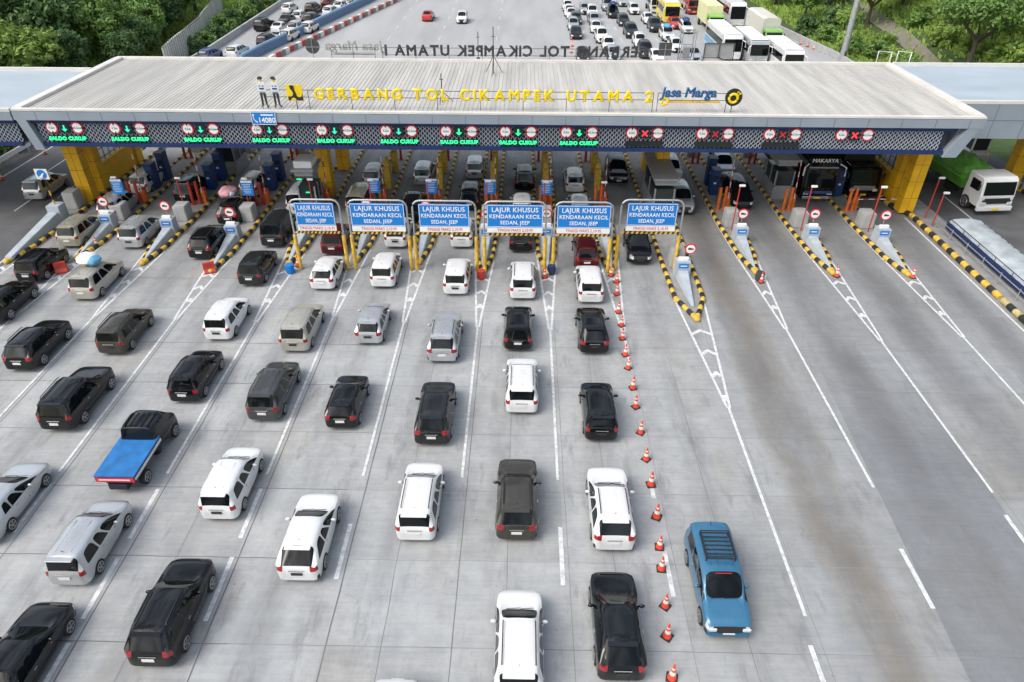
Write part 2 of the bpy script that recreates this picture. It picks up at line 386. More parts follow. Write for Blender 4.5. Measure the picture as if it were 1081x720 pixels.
LX = [-29.55, -24.9, -20.05, -15.3, -10.95, -6.75, -2.45, 1.7, 5.75, 10.2, 15.2, 20.15, 24.9]     # islands 2..14 from the left
mb = MB(); rj = random.Random(3)
def strip(a, b, w, z=.004, n=1, jit=0.):
    a = Vector(a); b = Vector(b); d = (b-a).normalized(); pr = Vector((-d.y, d.x))*w/2
    pts = [a+(b-a)*i/n + pr.normalized()*rj.uniform(-jit, jit) for i in range(n+1)]
    for i in range(n):
        q = (pts[i]-pr, pts[i]+pr, pts[i+1]+pr, pts[i+1]-pr)
        mb.add([(p.x, p.y, z) for p in q], [(0, 1, 2, 3)])
for x in LX[:7]: strip((x+.25, 2), (x+.25, 33.5), rj.choice((.03, .04, .05)), n=24, jit=.012)
for x in (-33.8, -38, -42): strip((x, 2), (x, 40), .04, n=20, jit=.01)
for x in (-13.1, -4.6, -.4, 3.7, 8): strip((x, 2), (x, 30), .018, n=20, jit=.03)
for k in range(-2, 14):
    y = 13.07-3.53*2+3.53*k
    if 1 < y < 46: strip((-46, y), (-8+rj.uniform(-2, 2), y), rj.choice((.02, .03, .035)), .006, n=60, jit=.01)
struct(mb.build('slab_joints', M['joint']))
mb = MB()
for x in LX[7:-1]: strip((x+.25, 2), (x+.25, 33.5), .022, n=24, jit=.012)
for k in range(-2, 14):
    y = 13.07-3.53*2+3.53*k
    if 1 < y < 40: strip((-10, y), (29, y), rj.choice((.014, .02, .026)), .0055, n=60, jit=.012)
struct(mb.build('fine_slab_joints', M['joint2']))

mb = MB(); Z = .011; W_ = .125
def seg(x0, y0, x1, y1, w=W_, dz=0.): strip((x0, y0), (x1, y1), w, Z+dz)
def gore(x, ynose, ytip, yend, hw=.62, chev=3):
    seg(x-hw, ynose+2.0, x-.07, ytip); seg(x+hw, ynose+2.0, x+.07, ytip)
    seg(x-hw-.02, ynose+2.12, x-.86, ynose+8); seg(x-.86, ynose+8, x-.86, 66, W_, .004); seg(x+hw+.02, ynose+2.12, x+.86, ynose+8); seg(x+.86, ynose+8, x+.86, 66, W_, .004)
    for k in range(chev):
        t = .34+.2*k; y = ynose+2-(ynose+2-ytip)*t; h = hw*(1-t)*.95
        if y > ynose-.3: continue
        strip((x-h, y-.05), (x+.03, y+.38), .2, Z+.003); strip((x-.03, y+.38), (x+h, y-.05), .2, Z+.006)
    seg(x, ytip+.15, x, yend, W_, .008)
NOSE = {}
specs = [(-33.9, 39.4, 33, 12), (-29.55, 40.0, 33.6, 20.9), (-24.9, 39.4, 33.3, 20.9), (-20.05, 38.5, 33.0, 20.9), (-15.3, 39.3, 32.8, 20.9), (-10.95, 40.1, 33.6, 20.9), (-6.75, 39.9, 33.0, 20.9),
         (-2.45, 38.6, 32.6, 20.9), (1.7, 38.8, 32.4, 20.85), (5.85, 38.9, 32.3, 29), (10.25, 33.5, 25.8, 14.5), (15.2, 39.1, 32.8, 20.7), (20.15, 39.2, 31.7, 20.5), (24.95, 39.1, 32.2, 23.5)]
for x, yn, yt, ye in specs: gore(x, yn, yt, ye, hw=.85 if yn < 36 else .62, chev=4 if yn < 36 else 3)
for x, segs in ((-29.55, [(17.5, 20.1), (13.9, 16.6), (10, 13)]), (-24.9, [(17.5, 20.1), (13.9, 16.6)]), (-20.05, [(17.6, 20.2), (10.3, 13)]), (-15.3, [(13.9, 16.5), (10.2, 13.0), (17.4, 20)]), (-10.95, [(17.5, 20.1), (13.9, 16.6)]),
                (-6.75, [(15.7, 18.3)]), (1.7, [(15.6, 18.3)]), (5.7, [(19.9, 20.9), (15.2, 17.2)]),
                (10.05, [(8, 13.4)]), (14.95, [(14.9, 17.5)]), (20.0, [(16.5, 19.3)]), (24.9, [(17, 20)]), (-33.9, [(17, 20)])):
    for a, b in segs: seg(x, a, x, b, .17)
seg(28.75, 3, 28.75, 48, .13)
for x, a, b in ((37.2, 36, 46), (33.7, 47.8, 52), (36.8, 53.5, 56.5), (40.5, 40, 47), (34.6, 58, 62), (-38.4, 47.5, 51), (-36.5, 50, 53.5), (-43.5, 38, 64), (-39.2, 40, 44.5), (-40.5, 55, 59)): seg(x, a, x, b, .12)
seg(33.6, 38.6, 38, 38.6, .14); seg(36.4, 34, 36.4, 38.5, .12)
for x in (-20, -12.5, -4, 8.6, 14.5, 19.8, 25.5):
    for k in range(14): seg(x-.02*k, 76+k*8, x-.02*(k+.4), 78.8+k*8, .1)
struct(mb.build('lane_markings', M['line']))

# ------------------------------------------------------------------ toll canopy and its wings
can = thing('toll_canopy', 'long white ribbed roof of the main toll gate with silver edge and navy mesh front', 'canopy')
XL, XR = -33.6, 29.9
mb = MB(); mb.box(((XL+XR)/2, 52.25, 8.2), (XR-XL-.3, 13.9, .14))
for i in range(int((XR-XL-1)/.3)): mb.box((XL+.5+i*.3, 52.25, 8.28), (.05, 13.6, .028))
mb.build('roof', M['roof'], can)
mb = MB()
mb.box(((XL+XR)/2, 45.16, 8.36), (XR-XL+.1, .30, .15)); mb.box(((XL+XR)/2, 59.35, 8.36), (XR-XL+.1, .36, .2))
for x in (XL+.2, XR-.22): mb.box((x, 52.25, 8.37), (.62, 13.86, .2))
mb.build('parapet', M['lip'], can, bevel=.02)
mb = MB(); mb.box(((XL+XR)/2, 45.12, 7.98), (XR-XL+.06, .3, .56), 0)
for x in (XR-.05,): mb.box((x, 52.2, 7.98), (.24, 13.7, .56), 0)
k = XL+1.5
while k < XR-.3: mb.box((k, 44.966, 7.98), (.03, .012, .55), 1); k += 2.18
mb.build('cladding_band', [M['silver'], M['seam']], can)
mb = MB(); mb.box(((XL+XR)/2-.6, 45.32, 7.56), (XR-XL-1.6, .2, .26)); mb.box(((XL+XR)/2-.8, 45.26, 6.02), (XR-XL-2.2, .26, .26))
mb.build('navy_beam', M['navy'], can)
mb = MB(); mb.box(((XL+XR)/2-.7, 45.42, 6.8), (XR-XL-2.4, .05, 1.3)); mb.build('screen_backing', M['mesh_dark'], can)
def lattice(x0, x1, y, z0, z1, parent):
    mb = MB(); x = x0; i = 0
    while x < x1:
        n = 8; zz = [z0+(z1-z0)*k/n for k in range(n+1)]
        off = [(.05 if (k+i) % 2 else -.05) for k in range(n+1)]
        for k in range(n):
            for (wy,) in ((0,),):
                a, b = x+off[k], x+off[k+1]
                mb.add([(a-.022, y, zz[k]), (a+.022, y, zz[k]), (b+.022, y, zz[k+1]), (b-.022, y, zz[k+1]), (a-.022, y+.06, zz[k]), (a+.022, y+.06, zz[k]), (b+.022, y+.06, zz[k+1]), (b-.022, y+.06, zz[k+1])],
                       [(0, 1, 2, 3), (0, 3, 7, 4), (1, 5, 6, 2)])
        x += .15; i += 1
    mb.build('mesh_screen', M['lattice'], parent)
lattice(XL+1.2, XR-2.2, 45.27, 6.16, 7.43, can)
mb = MB()
mb.prism([(XL+.1, 7.7), (XL+.75, 7.7), (XL+1.3, 5.7), (XL+.65, 5.7)], 44.95, 45.5, 'y'); mb.build('end_panel', M['silver'], can); mb = MB()
mb.prism([(XR-.9, 7.7), (XR-.15, 7.7), (XR-1.0, 5.75), (XR-1.9, 5.75)], 45.0, 45.6, 'y'); mb.build('end_panel', M['silver'], can); mb = MB()
mb.prism([(45.6, 7.7), (59, 7.7), (59, 5.75), (45.6, 5.75)], XR-1.2, XR-1.0, 'x')
mb.build('side_panel', M['silver'], can)
mb = MB(); mb.box(((XL+XR)/2-.7, 52.4, 6.1), (XR-XL-2.6, 13.6, .12)); mb.box(((XL+XR)/2-.6, 59.3, 7.1), (XR-XL-2, .2, 2.1)); mb.build('soffit', M['ceil'], can)
def column(x, y, sx=1.05, sy=1.0, top=6.05, z0=0.15):
    mb = MB(); mb.box((x, y, (top+z0)/2), (sx, sy, top-z0), 0)
    for z in (1.3, 2.6, 3.9, 5.2): mb.box((x, y, z), (sx+.012, sy+.012, .025), 1)
    mb.box((x, y-sy/2-.004, 3.1), (.02, .012, 5.8), 1)
    return mb.build('column', [M['ycol'], M['ydark']], can)
for x, ys_ in ((29.0, (49.0, 51.0, 57.6)), (-33.6, (49.6, 51.5, 57.5))):
    for y in ys_: column(x, y, 1.05 if y < 50 else .8, .9)
    mb = MB(); mb.box((x, 54.3, 1.1), (.5, 5.6, 1.9)); mb.build('low_wall', M['ycol'], can, bevel=.02)
    mb = MB()
    for k in range(8): mb.tube([(x, 51.6+k*.78, 2.05), (x, 51.6+k*.78, 6)], .035, 6)
    for k in range(6): mb.tube([(x, 51.5, 2.3+k*.7), (x, 57.2, 2.3+k*.7)], .03, 6)
    mb.build('grille', M['darksteel'], can)
for x, y in ((-15.3, 51.0), (-15.3, 56.6), (10.7, 51.4), (10.7, 57)): column(x, y, .95, .95)

def wing(side, x0, x1, y0, y1, label):
    t = thing('canopy_wing', label, 'canopy'); c = (x0+x1)/2; wd = x1-x0
    mb = MB(); mb.box((c, (y0+y1)/2, 8.18), (wd-.1, y1-y0-.2, .14)); mb.build('roof', M['roof2'], t)
    mb = MB(); mb.box((c, y0+.13, 8.33), (wd, .26, .2)); mb.box((c, y1-.13, 8.36), (wd, .26, .26))
    for x in ((x0+.2,) if side < 0 else (x1-.2,)): mb.box((x, (y0+y1)/2, 8.34), (.4, y1-y0-.6, .2))
    mb.build('parapet', M['lip'], t)
    mb = MB(); hgt = .56 if side < 0 else 2.4
    mb.box((c, y0+.13, 8.22-hgt/2), (wd-.05, .24, hgt), 0)
    for i in range(int(wd/2.15)): mb.box((x0+.7+i*2.15, y0+.004, 8.22-hgt/2), (.03, .012, hgt-.02), 1)
    if side > 0: mb.box((c, y0+.003, 7.1), (wd-.1, .012, .03), 1)
    mb.build('cladding_band', [M['silver'], M['seam']], t)
    if side < 0:
        mb = MB(); mb.box((c, y0+.3, 7.53), (wd-.2, .2, .26)); mb.box((c, y0+.26, 6.02), (wd-.2, .2, .26)); mb.build('navy_beam', M['navy'], t)
        mb = MB(); mb.box((c, y0+.42, 6.8), (wd-.4, .05, 1.3)); mb.build('screen_backing', M['mesh_dark'], t)
        lattice(x1-16, x1-.1, y0+.27, 6.16, 7.42, t)
    mb = MB(); mb.box((c, (y0+y1)/2, 5.95), (wd-.4, y1-y0-.8, .1)); mb.build('soffit', M['ceil'], t)
    return t
lw = wing(-1, -80, -33.75, 45.0, 55.6, 'flat pale blue roof wing joined to the left end of the gate')
rw = wing(1, 30.05, 80, 48.7, 59.4, 'flat pale blue roof wing set back at the right end of the gate')
for x, y, par in ((-45.6, 51, lw), (-45.6, 54.5, lw), (40.5, 51.2, rw), (40.2, 54.6, rw)):
    mb = MB(); mb.box((x, y, 3.0), (1.0, 1.0, 5.9), 0)
    for z in (1.3, 2.6, 3.9, 5.2): mb.box((x, y, z), (1.012, 1.012, .025), 1)
    mb.build('column', [M['ycol'], M['ydark']], par)

# ------------------------------------------------------------------ rooftop lettering
def letters(root, txt, x0, x1, z, y, h, mat, back=False, bold=.08, ext=.03):
    glyphs = []; total = 0
    for ch in txt:
        if ch == ' ': glyphs.append((None, .45*h)); total += .45*h; continue
        me = text_mesh(ch, h*1.42, mat, ext, bold*h, 'LEFT')
        a = min(v.co.x for v in me.vertices); b = max(v.co.x for v in me.vertices); c = min(v.co.y for v in me.vertices)
        sz = max(v.co.y for v in me.vertices)-c
        for v in me.vertices: v.co.x -= (a+b)/2; v.co.y -= c
        glyphs.append((me, b-a)); total += b-a
    gap = ((x1-x0)-total)/(len(txt)-1); x = 0
    for me, wd in glyphs:
        if me: put_text('letter', me, root, ((x1-x-wd/2) if back else (x0+x+wd/2), y, z), back)
        x += wd+gap
def rails(root, x0, x1, y, zs, zroof, step=2.6):
    mb = MB()
    for z in zs: mb.tube([(x0, y, z), (x1, y, z)], .022, 6)
    n = max(1, int((x1-x0)/step))
    for i in range(n+1): mb.tube([(x0+(x1-x0)*i/n, y, zroof), (x0+(x1-x0)*i/n, y, zs[-1])], .022, 6)
    mb.build('support_rail', M['darksteel'], root)
yf = 45.95
t = thing('roof_sign', 'big yellow letters naming the toll gate along the front of the roof', 'sign')
letters(t, 'GERBANG TOL CIKAMPEK UTAMA 2', -13.75, 8.45, 8.92, yf, .66, M['letter']); rails(t, -17.0, 8.5, yf+.1, (9.05, 9.5), 8.27)
t = thing('roof_sign', 'dark mirrored letters seen from behind on the rear roof edge', 'sign')
letters(t, 'GERBANG TOL CIKAMPEK UTAMA 1', -11.4, 10.15, 8.66, 59.5, .8, M['letter_dark'], True, .05); rails(t, -11.6, 10.3, 59.42, (8.75, 9.3), 8.4)
t = thing('roof_sign', 'blue operator name with thin orange line on the roof front', 'sign')
me = text_mesh('Jasa Marga', .84, M['letter_blue'], .03, .03, 'LEFT', 1.0, .12, 1.0); put_text('lettering', me, t, (9.0, yf, 9.55))
mb = MB(); mb.box((11.2, yf, 8.98), (3.3, .05, .13)); mb.build('underline_strip', M['letter_orange'], t)
mb = MB()
for k in range(7): a = k*2*math.pi/7; mb.ellipsoid((9.25+.2*math.cos(a), yf-.01, 9.0+.2*math.sin(a)), (.11, .05, .11), n=8, k=5)
mb.build('flower_emblem', M['letter'], t, smooth=True); rails(t, 8.8, 13.3, yf+.1, (9.05, 9.5), 8.27)
t = thing('roof_emblem', 'round black disc with yellow ring emblem on the roof front', 'sign')
mb = MB(); mb.cyl((13.7, yf, 9.3), .55, .12, 'y', 32); mb.build('disc', M['ink'], t, smooth=True)
mb = MB()
rg = [(13.67+.27*math.cos(a), yf-.07, 9.25+.27*math.sin(a)) for a in [2*math.pi*i/24 for i in range(25)]]; mb.tube(rg, .085, 8)
mb.box((13.92, yf-.075, 9.47), (.13, .1, .42)); mb.box((14.0, yf-.075, 9.55), (.26, .1, .1)); mb.build('ring_mark', M['letter'], t, smooth=True)
mb = MB(); mb.tube([(13.7, yf+.1, 8.27), (13.7, yf+.1, 9.2)], .03, 6); mb.build('post', M['darksteel'], t)
t = thing('roof_emblem', 'square yellow and black ministry emblem left of the yellow letters', 'sign')
mb = MB(); mb.box((-15.0, yf, 9.35), (1.05, .08, 1.0)); mb.build('panel', M['letter'], t)
def flat(pts, y, m, name, par, d=.03):
    mb = MB(); mb.prism(pts, y-d, y, 'y'); return mb.build(name, m, par)
def arc(cx, cz, r, a0, a1, n=8): return [(cx+r*math.cos(R(a0+(a1-a0)*i/n)), cz+r*math.sin(R(a0+(a1-a0)*i/n))) for i in range(n+1)]
flat([(-15.28, 9.83), (-15.0, 9.83)]+[(-14.98, 9.5), (-14.88, 9.25)]+arc(-14.72, 9.28, .2, 200, 340, 6)+[(-14.49, 9.3), (-14.49, 8.87), (-15.45, 8.87), (-15.45, 9.12)]+[(-15.25, 9.12), (-15.13, 9.2), (-15.1, 9.35), (-15.14, 9.5), (-15.25, 9.62)], yf-.042, M['ink'], 'black_mark', t)
flat(arc(-15.1, 8.88, .17, 0, 180, 8), yf-.074, M['letter'], 'half_round', t, .02)
mb = MB(); mb.tube([(-15, yf+.08, 8.27), (-15, yf+.08, 9.3)], .03, 6); mb.build('post', M['darksteel'], t)
for k, (x, lb) in enumerate(((-17.15, 'flat cutout of a standing officer leftmost on the roof, head turned'), (-16.3, 'flat cutout of a standing officer right beside the yellow square emblem'))):
    t = thing('officer_cutout', lb, 'sign'); y = 46.05
    mb = MB()
    mb.prism([(-.17, 8.5), (-.3, 8.42), (-.14, 8.42), (-.05, 8.55), (-.02, 9.25), (.02, 9.25), (.1, 8.55), (.2, 8.4), (.34, 8.4), (.2, 8.52), (.2, 9.3), (-.18, 9.3)], y-.04, y, 'y')
    mb.v = [(v[0]+x, v[1], v[2]) for v in mb.v]; mb.build('trousers', M['ink'], t)
    mb = MB(); mb.prism([(x-.18, 9.3), (x+.2, 9.3), (x+.27, 9.5), (x+.24, 9.95), (x+.1, 10.02), (x-.1, 10.02), (x-.24, 9.95), (x-.27, 9.5)], y-.045, y, 'y'); mb.build('shirt', M['bundle'], t)
    mb = MB(); mb.box((x, y-.05, 9.58), (.3, .02, .1)); mb.box((x, y-.05, 9.36), (.36, .02, .05)); mb.box((x+.1, y-.05, 9.75), (.12, .02, .06)); mb.box((x-.1, y-.05, 9.75), (.1, .02, .06)); mb.build('badge_marks', M['cabinet'], t)
    mb = MB(); mb.ellipsoid((x+.02, y-.02, 10.14), (.12, .03, .15)); mb.build('face', M['letter_orange'], t, smooth=True)
    mb = MB(); mb.ellipsoid((x, y-.03, 10.25), (.17, .04, .11)); mb.box((x+(.13 if k else -.1), y-.03, 10.17), (.12, .05, .05)); mb.build('cap', M['letter_dark'], t, smooth=True)
    for d in (-.16, .2): mb = MB(); mb.tube([(x+d, y, 8.27), (x+d, y, 8.5)], .02, 6); mb.build('post', M['darksteel'], t)
t = thing('roof_sign', 'pale operator lettering seen from behind at the rear roof edge', 'sign')
me = text_mesh('Jasa Marga', 1.05, M['letter_grey'], .03, .02, 'CENTER', 1.06, .12); put_text('lettering', me, t, (-13.9, 59.5, 9.4), True); rails(t, -15.8, -12.2, 59.42, (8.75, 9.3), 8.4, 1.8)
mb = MB(); mb.box((-13.9, 59.5, 8.82), (3.2, .05, .12)); mb.build('underline_strip', M['letter_grey'], t)
t = thing('roof_emblem', 'grey round disc seen from behind at the rear roof edge', 'sign')
mb = MB(); mb.cyl((-17.3, 59.5, 9.35), .58, .1, 'y', 28); mb.build('disc', M['darksteel'], t, smooth=True)
mb = MB(); mb.tube([(-17.3, 59.4, 8.4), (-17.3, 59.4, 9.9)], .03, 6); mb.tube([(-17.9, 59.4, 9.3), (-15.8, 59.4, 9.3)], .02, 6); mb.build('post', M['steel'], t)
t = thing('roof_board', 'small square dark board seen from behind right of the mirrored letters', 'sign')
mb = MB(); mb.box((11.5, 59.6, 9.3), (1.05, .08, 1.0)); mb.build('panel', M['darksteel'], t)
mb = MB(); mb.tube([(11.5, 59.52, 8.4), (11.5, 59.52, 9.7)], .03, 6); mb.tube([(11.0, 59.52, 9.3), (12.0, 59.52, 9.3)], .02, 6); mb.build('post', M['steel'], t)
t = thing('roof_board', 'wide framed grey board seen from behind on the right rear roof edge', 'sign')
mb = MB(); mb.box((15.85, 59.55, 9.25), (2.3, .06, 1.0)); mb.build('panel', M['steel'], t)
mb = MB()
for a, b in (((14.65, 8.7), (17.05, 8.7)), ((14.65, 9.8), (17.05, 9.8)), ((14.65, 8.3), (14.65, 9.8)), ((17.05, 8.3), (17.05, 9.8)), ((15.85, 8.7), (15.85, 9.8))): mb.tube([(a[0], 59.45, a[1]), (b[0], 59.45, b[1])], .04, 6)
mb.build('frame', M['darksteel'], t)
for px, py, h, lb in ((521, 78, 3.4, 'tall thin antenna on tripod legs at the rear of the roof'), (505, 62, 2.1, 'thin single antenna left of the tripod antenna'), (467, 108, 1.9, 'short antenna on small tripod among the yellow letters')):
    p = at(px, py, 8.27); t = thing('roof_antenna', lb, 'antenna', p)
    mb = MB(); mb.tube([(0, 0, 0), (0, 0, h)], .035, 6); mb.tube([(-.12, 0, h*.8), (.12, 0, h*.8)], .03, 6); mb.build('mast', M['darksteel'], t)
    if h != 2.1:
        for k in range(3):
            a = k*2.1+.4; mb = MB(); mb.tube([(.75*math.cos(a), .75*math.sin(a), .03), (0, 0, h*.4)], .025, 6); mb.build('tripod_leg', M['darksteel'], t)
    else: mb = MB(); mb.box((0, 0, .04), (.3, .3, .08)); mb.build('foot', M['darksteel'], t)
# roof service tower (back right)
t = thing('service_ladder_tower', 'open grey steel tower frame standing behind the roof edge', 'tower', (13.45, 60.6, 0))
mb = MB()
for a in (-.55, .55):
    for b in (-.4, .4): mb.tube([(a, b, 0), (a, b, 10.6)], .05, 6)
for z in (2, 4, 6, 8.4, 9.4, 10.5):
    for b in (-.4, .4): mb.tube([(-.55, b, z), (.55, b, z)], .04, 6)
mb.build('frame', M['galv'], t); mb = MB(); mb.box((0, 0, 8.8), (.5, .5, .9)); mb.build('box_unit', M['steel'], t)
# phone number plate on the fascia
t = thing('number_plate_sign', 'small blue call sign with white number on the silver band', 'sign', (-17.0, 44.93, 7.98))
mb = MB(); mb.box((0, 0, 0), (1.62, .05, .84)); mb.build('panel', M['signblue'], t, bevel=.01)
mb = MB(); [mb.box(c, d) for c, d in (((0, -.03, .4), (1.6, .012, .03)), ((0, -.03, -.4), (1.6, .012, .03)), ((.79, -.03, 0), (.03, .012, .8)), ((-.79, -.03, 0), (.03, .012, .8)))]; mb.build('border', M['signwhite'], t)
put_text('lettering', text_mesh('14080', .46, M['signwhite'], .005, .012, 'LEFT'), t, (-.38, -.032, -.14))
mb = MB(); mb.box((.25, -.03, .22), (.8, .012, .09)); mb.build('small_line', M['signwhite'], t)
mb = MB(); mb.tube([(-.66, -.035, .2), (-.62, -.035, -.08), (-.5, -.035, -.22), (-.42, -.035, -.24)], .035, 6); mb.box((-.64, -.035, .22), (.13, .02, .08)); mb.build('handset', M['signwhite'], t)

# ------------------------------------------------------------------ lane signals on the mesh front
SIGX = [-30.6, -26.37, -21.46, -16.85, -12.51, -8.24, -4.24, -.31, 3.73, 8.06, 12.69, 17.12, 21.84]
ORD = ['first', 'second', 'third', 'fourth', 'fifth', 'sixth', 'seventh', 'eighth', 'ninth', 'tenth', 'eleventh', 'twelfth', 'thirteenth', 'fourteenth']
def me_disc():
    a = MB(); a.cyl((0, 0, 0), .40, .06, 'y', 28); b = MB(); b.cyl((0, -.035, 0), .315, .02, 'y', 28)
    return a.mesh('disc_ring', M['signred'], smooth=True), b.mesh('disc_face', M['signwhite'], smooth=True)
DR, DF = me_disc()
T42, T25 = text_mesh('4.2m', .2, M['teal'], .004, .006), text_mesh('2.5m', .2, M['teal'], .004, .006)
SALDO = text_mesh('SALDO CUKUP', .33, M['ledg'], .006, .016, 'CENTER', 1.08, 0, 1.06)
def tri(pts): mb = MB(); mb.prism(pts, -.066, -.046, 'y'); return mb
def notch(vert):
    res = []
    for s in (1, -1):
        mb = MB(); p = [(-.09, s*.37), (.09, s*.37), (0, s*.2)]
        if not vert: p = [(b, a) for a, b in p]
        mb.prism(p, -.07, -.047, 'y'); res.append(mb.mesh('limit_arrow', M['ink']))
    return res
NV, NH = notch(True), notch(False)
BB = MB().box((0, 0, 0), (2.45, .1, .34)).mesh('message_board', M['board'])
AP = MB().box((0, 0, 0), (.62, .1, .62)).mesh('arrow_panel', M['board'])
ga = MB(); ga.prism([(-.05, .2), (.05, .2), (.05, -.05), (.19, -.05), (0, -.23), (-.19, -.05), (-.05, -.05)], -.075, -.052, 'y')
GA = ga.mesh('down_arrow', M['ledt']); GAb = ga.mesh('down_arrow', M['ledg'])
def cross(m):
    rx = MB(); rx.box((0, -.06, 0), (.52, .02, .085), 0, ry=R(45)); rx.box((0, -.066, 0), (.52, .02, .085), 0, ry=R(-45)); return rx.mesh('red_cross', m)
RXb, RXd = cross(M['ledr']), cross(M['ledrd'])
for i, x in enumerate(SIGX):
    green = i < 9
    if green: lb = 'lane signal with green arrow and green message, %s from the left on the mesh front' % ORD[i]
    elif i == 9: lb = 'lane signal with bright red cross, leftmost of the red crosses, above a dark message board'
    elif i == 12: lb = 'rightmost lane signal with red cross and no message board'
    else: lb = 'lane signal with dim red cross above a dark board, %s from the left' % ORD[i]
    t = thing('lane_signal', lb, 'traffic signal', (x, 45.2, 6.98), 0, 'lane signals across the mesh front')
    for s, tm, nm in ((-.86, T42, NV), (.86, T25, NH)):
        d = link('limit_disc', DR, t, (s, -.02, .18)); link('disc_face', DF, d); [link('limit_arrow', q, d) for q in nm]; put_text('lettering', tm, d, (0, -.05, 0))
    a = link('arrow_panel', AP, t, (0, -.02, .16)); link('down_arrow' if green else 'red_cross', (GAb if i > 5 else GA) if green else (RXb if i in (9, 12) else RXd), a)
    if i != 12:
        b = link('message_board', BB, t, (0, -.02, -.54))
        if green: put_text('lettering', SALDO, b, (0, -.055, -.005))

# ------------------------------------------------------------------ toll islands
def kerb_tube(mb, path, r, step, m0=0, m1=1, start=0):
    pts = [Vector(path[0])]; i = 0; L = []
    for a, b in zip(path[:-1], path[1:]):
        a, b = Vector(a), Vector(b); n = max(1, round((b-a).length/step))
        for k in range(1, n+1): L.append(a+(b-a)*k/n)
    L = [Vector(path[0])]+L; c = start
    for a, b in zip(L[:-1], L[1:]):
        d = (b-a); e = d.normalized()*min(.03, d.length*.1)
        mb.tube([a, a+e, b-e, b], [r*.86, r, r, r*.86], 10, m0 if c % 2 == 0 else m1); c += 1
    return mb
def island(i, x, yn, portal=False, hw=.62, yend=70., wide=.76):
    lb = '%s toll island from the left with black and yellow kerb' % ORD[i]
    t = thing('toll_island', lb, 'toll island', (x, yn, 0), 0, 'toll islands between the lanes')
    e = yend-yn; mb = MB()
    L = [(0, .05, .12), (-hw*.85, 2.4, .12), (-wide, 7.5, .12), (-wide, e, .12)]; Rr = [(0, .05, .12), (hw*.85, 2.4, .12), (wide, 7.5, .12), (wide, e, .12)]
    kerb_tube(mb, L, .15, .52, 0, 1); kerb_tube(mb, Rr, .15, .52, 0, 1)
    mb.ellipsoid((0, .02, .13), (.2, .2, .16), 0)
    mb.build('striped_kerb', [M['yel'], M['blk']], t, smooth=True)
    mb = MB(); pts = [(0, .1), (hw*.85, 2.4), (wide, 7.5), (wide, e), (-wide, e), (-wide, 7.5), (-hw*.85, 2.4)]
    mb.prism(pts, .0, .13, 'z'); mb.build('deck', M['deck'], t)
    return t
def bullnose(x, y, lb, scale=1., ly=4.2):
    t = thing('crash_wedge', lb, 'crash barrier', (x, y, .13), 0, 'concrete wedges on the island noses')
    mb = MB(); h = 1.12*scale; a, b = .10, .42
    v = [(-a, .5, .0), (a, .5, .0), (a*.8, .5, .12), (-a*.8, .5, .12), (-b, ly, 0), (b, ly, 0), (b*.75, ly, h*.5), (-b*.75, ly, h*.5)]
    mb.add(v, [(0, 1, 2, 3), (0, 4, 5, 1), (1, 5, 6, 2), (3, 2, 6, 7), (0, 3, 7, 4), (4, 7, 6, 5)])
    mb.box((0, ly+.38, h/2), (.95, .75, h), 0, taper=.94); mb.build('wedge', M['block'], t, bevel=.03)
    mb = MB(); mb.box((0, ly+.02, h*.77), (.6, .06, .3)); mb.build('blue_plate', M['signblue'], t)
    put_text('plate_mark', MB().box((0, 0, 0), (.42, .06, .006)).mesh('plate_mark', M['signwhite']), t, (0, ly-.013, h*.77))
    mb = MB(); mb.box((0, ly+.35, h+.09), (.62, .2, .2)); mb.build('cap_box', M['signwhite'], t, bevel=.02)
    return t
def nosign(x, y, z, lb):
    t = thing('round_sign', lb, 'traffic sign', (x, y, z), 0, 'round red bordered signs above the wedges')
    mb = MB(); mb.tube([(0, .03, 0), (0, .03, .75)], .03, 6); mb.build('post', M['galv'], t)
    mb = MB(); mb.cyl((0, 0, .62), .37, .04, 'y', 28); mb.build('rim', M['signred'], t, smooth=True)
    mb = MB(); mb.cyl((0, -.025, .62), .285, .02, 'y', 28); f = mb.build('face', M['signwhite'], t, smooth=True)
    mb = MB(); mb.box((0, -.04, .62), (.34, .012, .09)); mb.box((-.06, -.04, .68), (.18, .012, .05)); mb.build('vehicle_mark', M['ink'], t)
def cabinet(x, y, h, lb, rz=0):
    t = thing('toll_machine', lb, 'toll machine', (x, y, .13), rz, 'blue toll machines')
    mb = MB(); mb.box((0, 0, h/2), (.62, .85, h)); mb.build('housing', M['cabinet'], t, bevel=.03)
    mb = MB(); mb.box((.02, -.43, h*.72), (.4, .02, .3)); mb.build('screen', M['bglass'], t)
    mb = MB(); mb.box((-.05, -.435, h*.5), (.2, .02, .14)); mb.build('card_reader', M['signwhite'], t)
    mb = MB(); mb.box((0, -.05, h+.04), (.7, .95, .07)); mb.build('top_cover', M['navy'], t, bevel=.01)
def post(x, y, h, mat, lb, grp, tilt=0.):
    mb = MB(); mb.cyl((0, 0, h/2), .11, h, 'z', 12); mb.cyl((0, 0, .03), .19, .06, 'z', 12); mb.ellipsoid((0, 0, h), (.11, .11, .06), n=12)
    o = mb.build('guard_post', M[mat], None, smooth=True, loc=(x, y, .13)); o.rotation_euler = (tilt, 0, 0); tag(o, lb, 'bollard', grp)
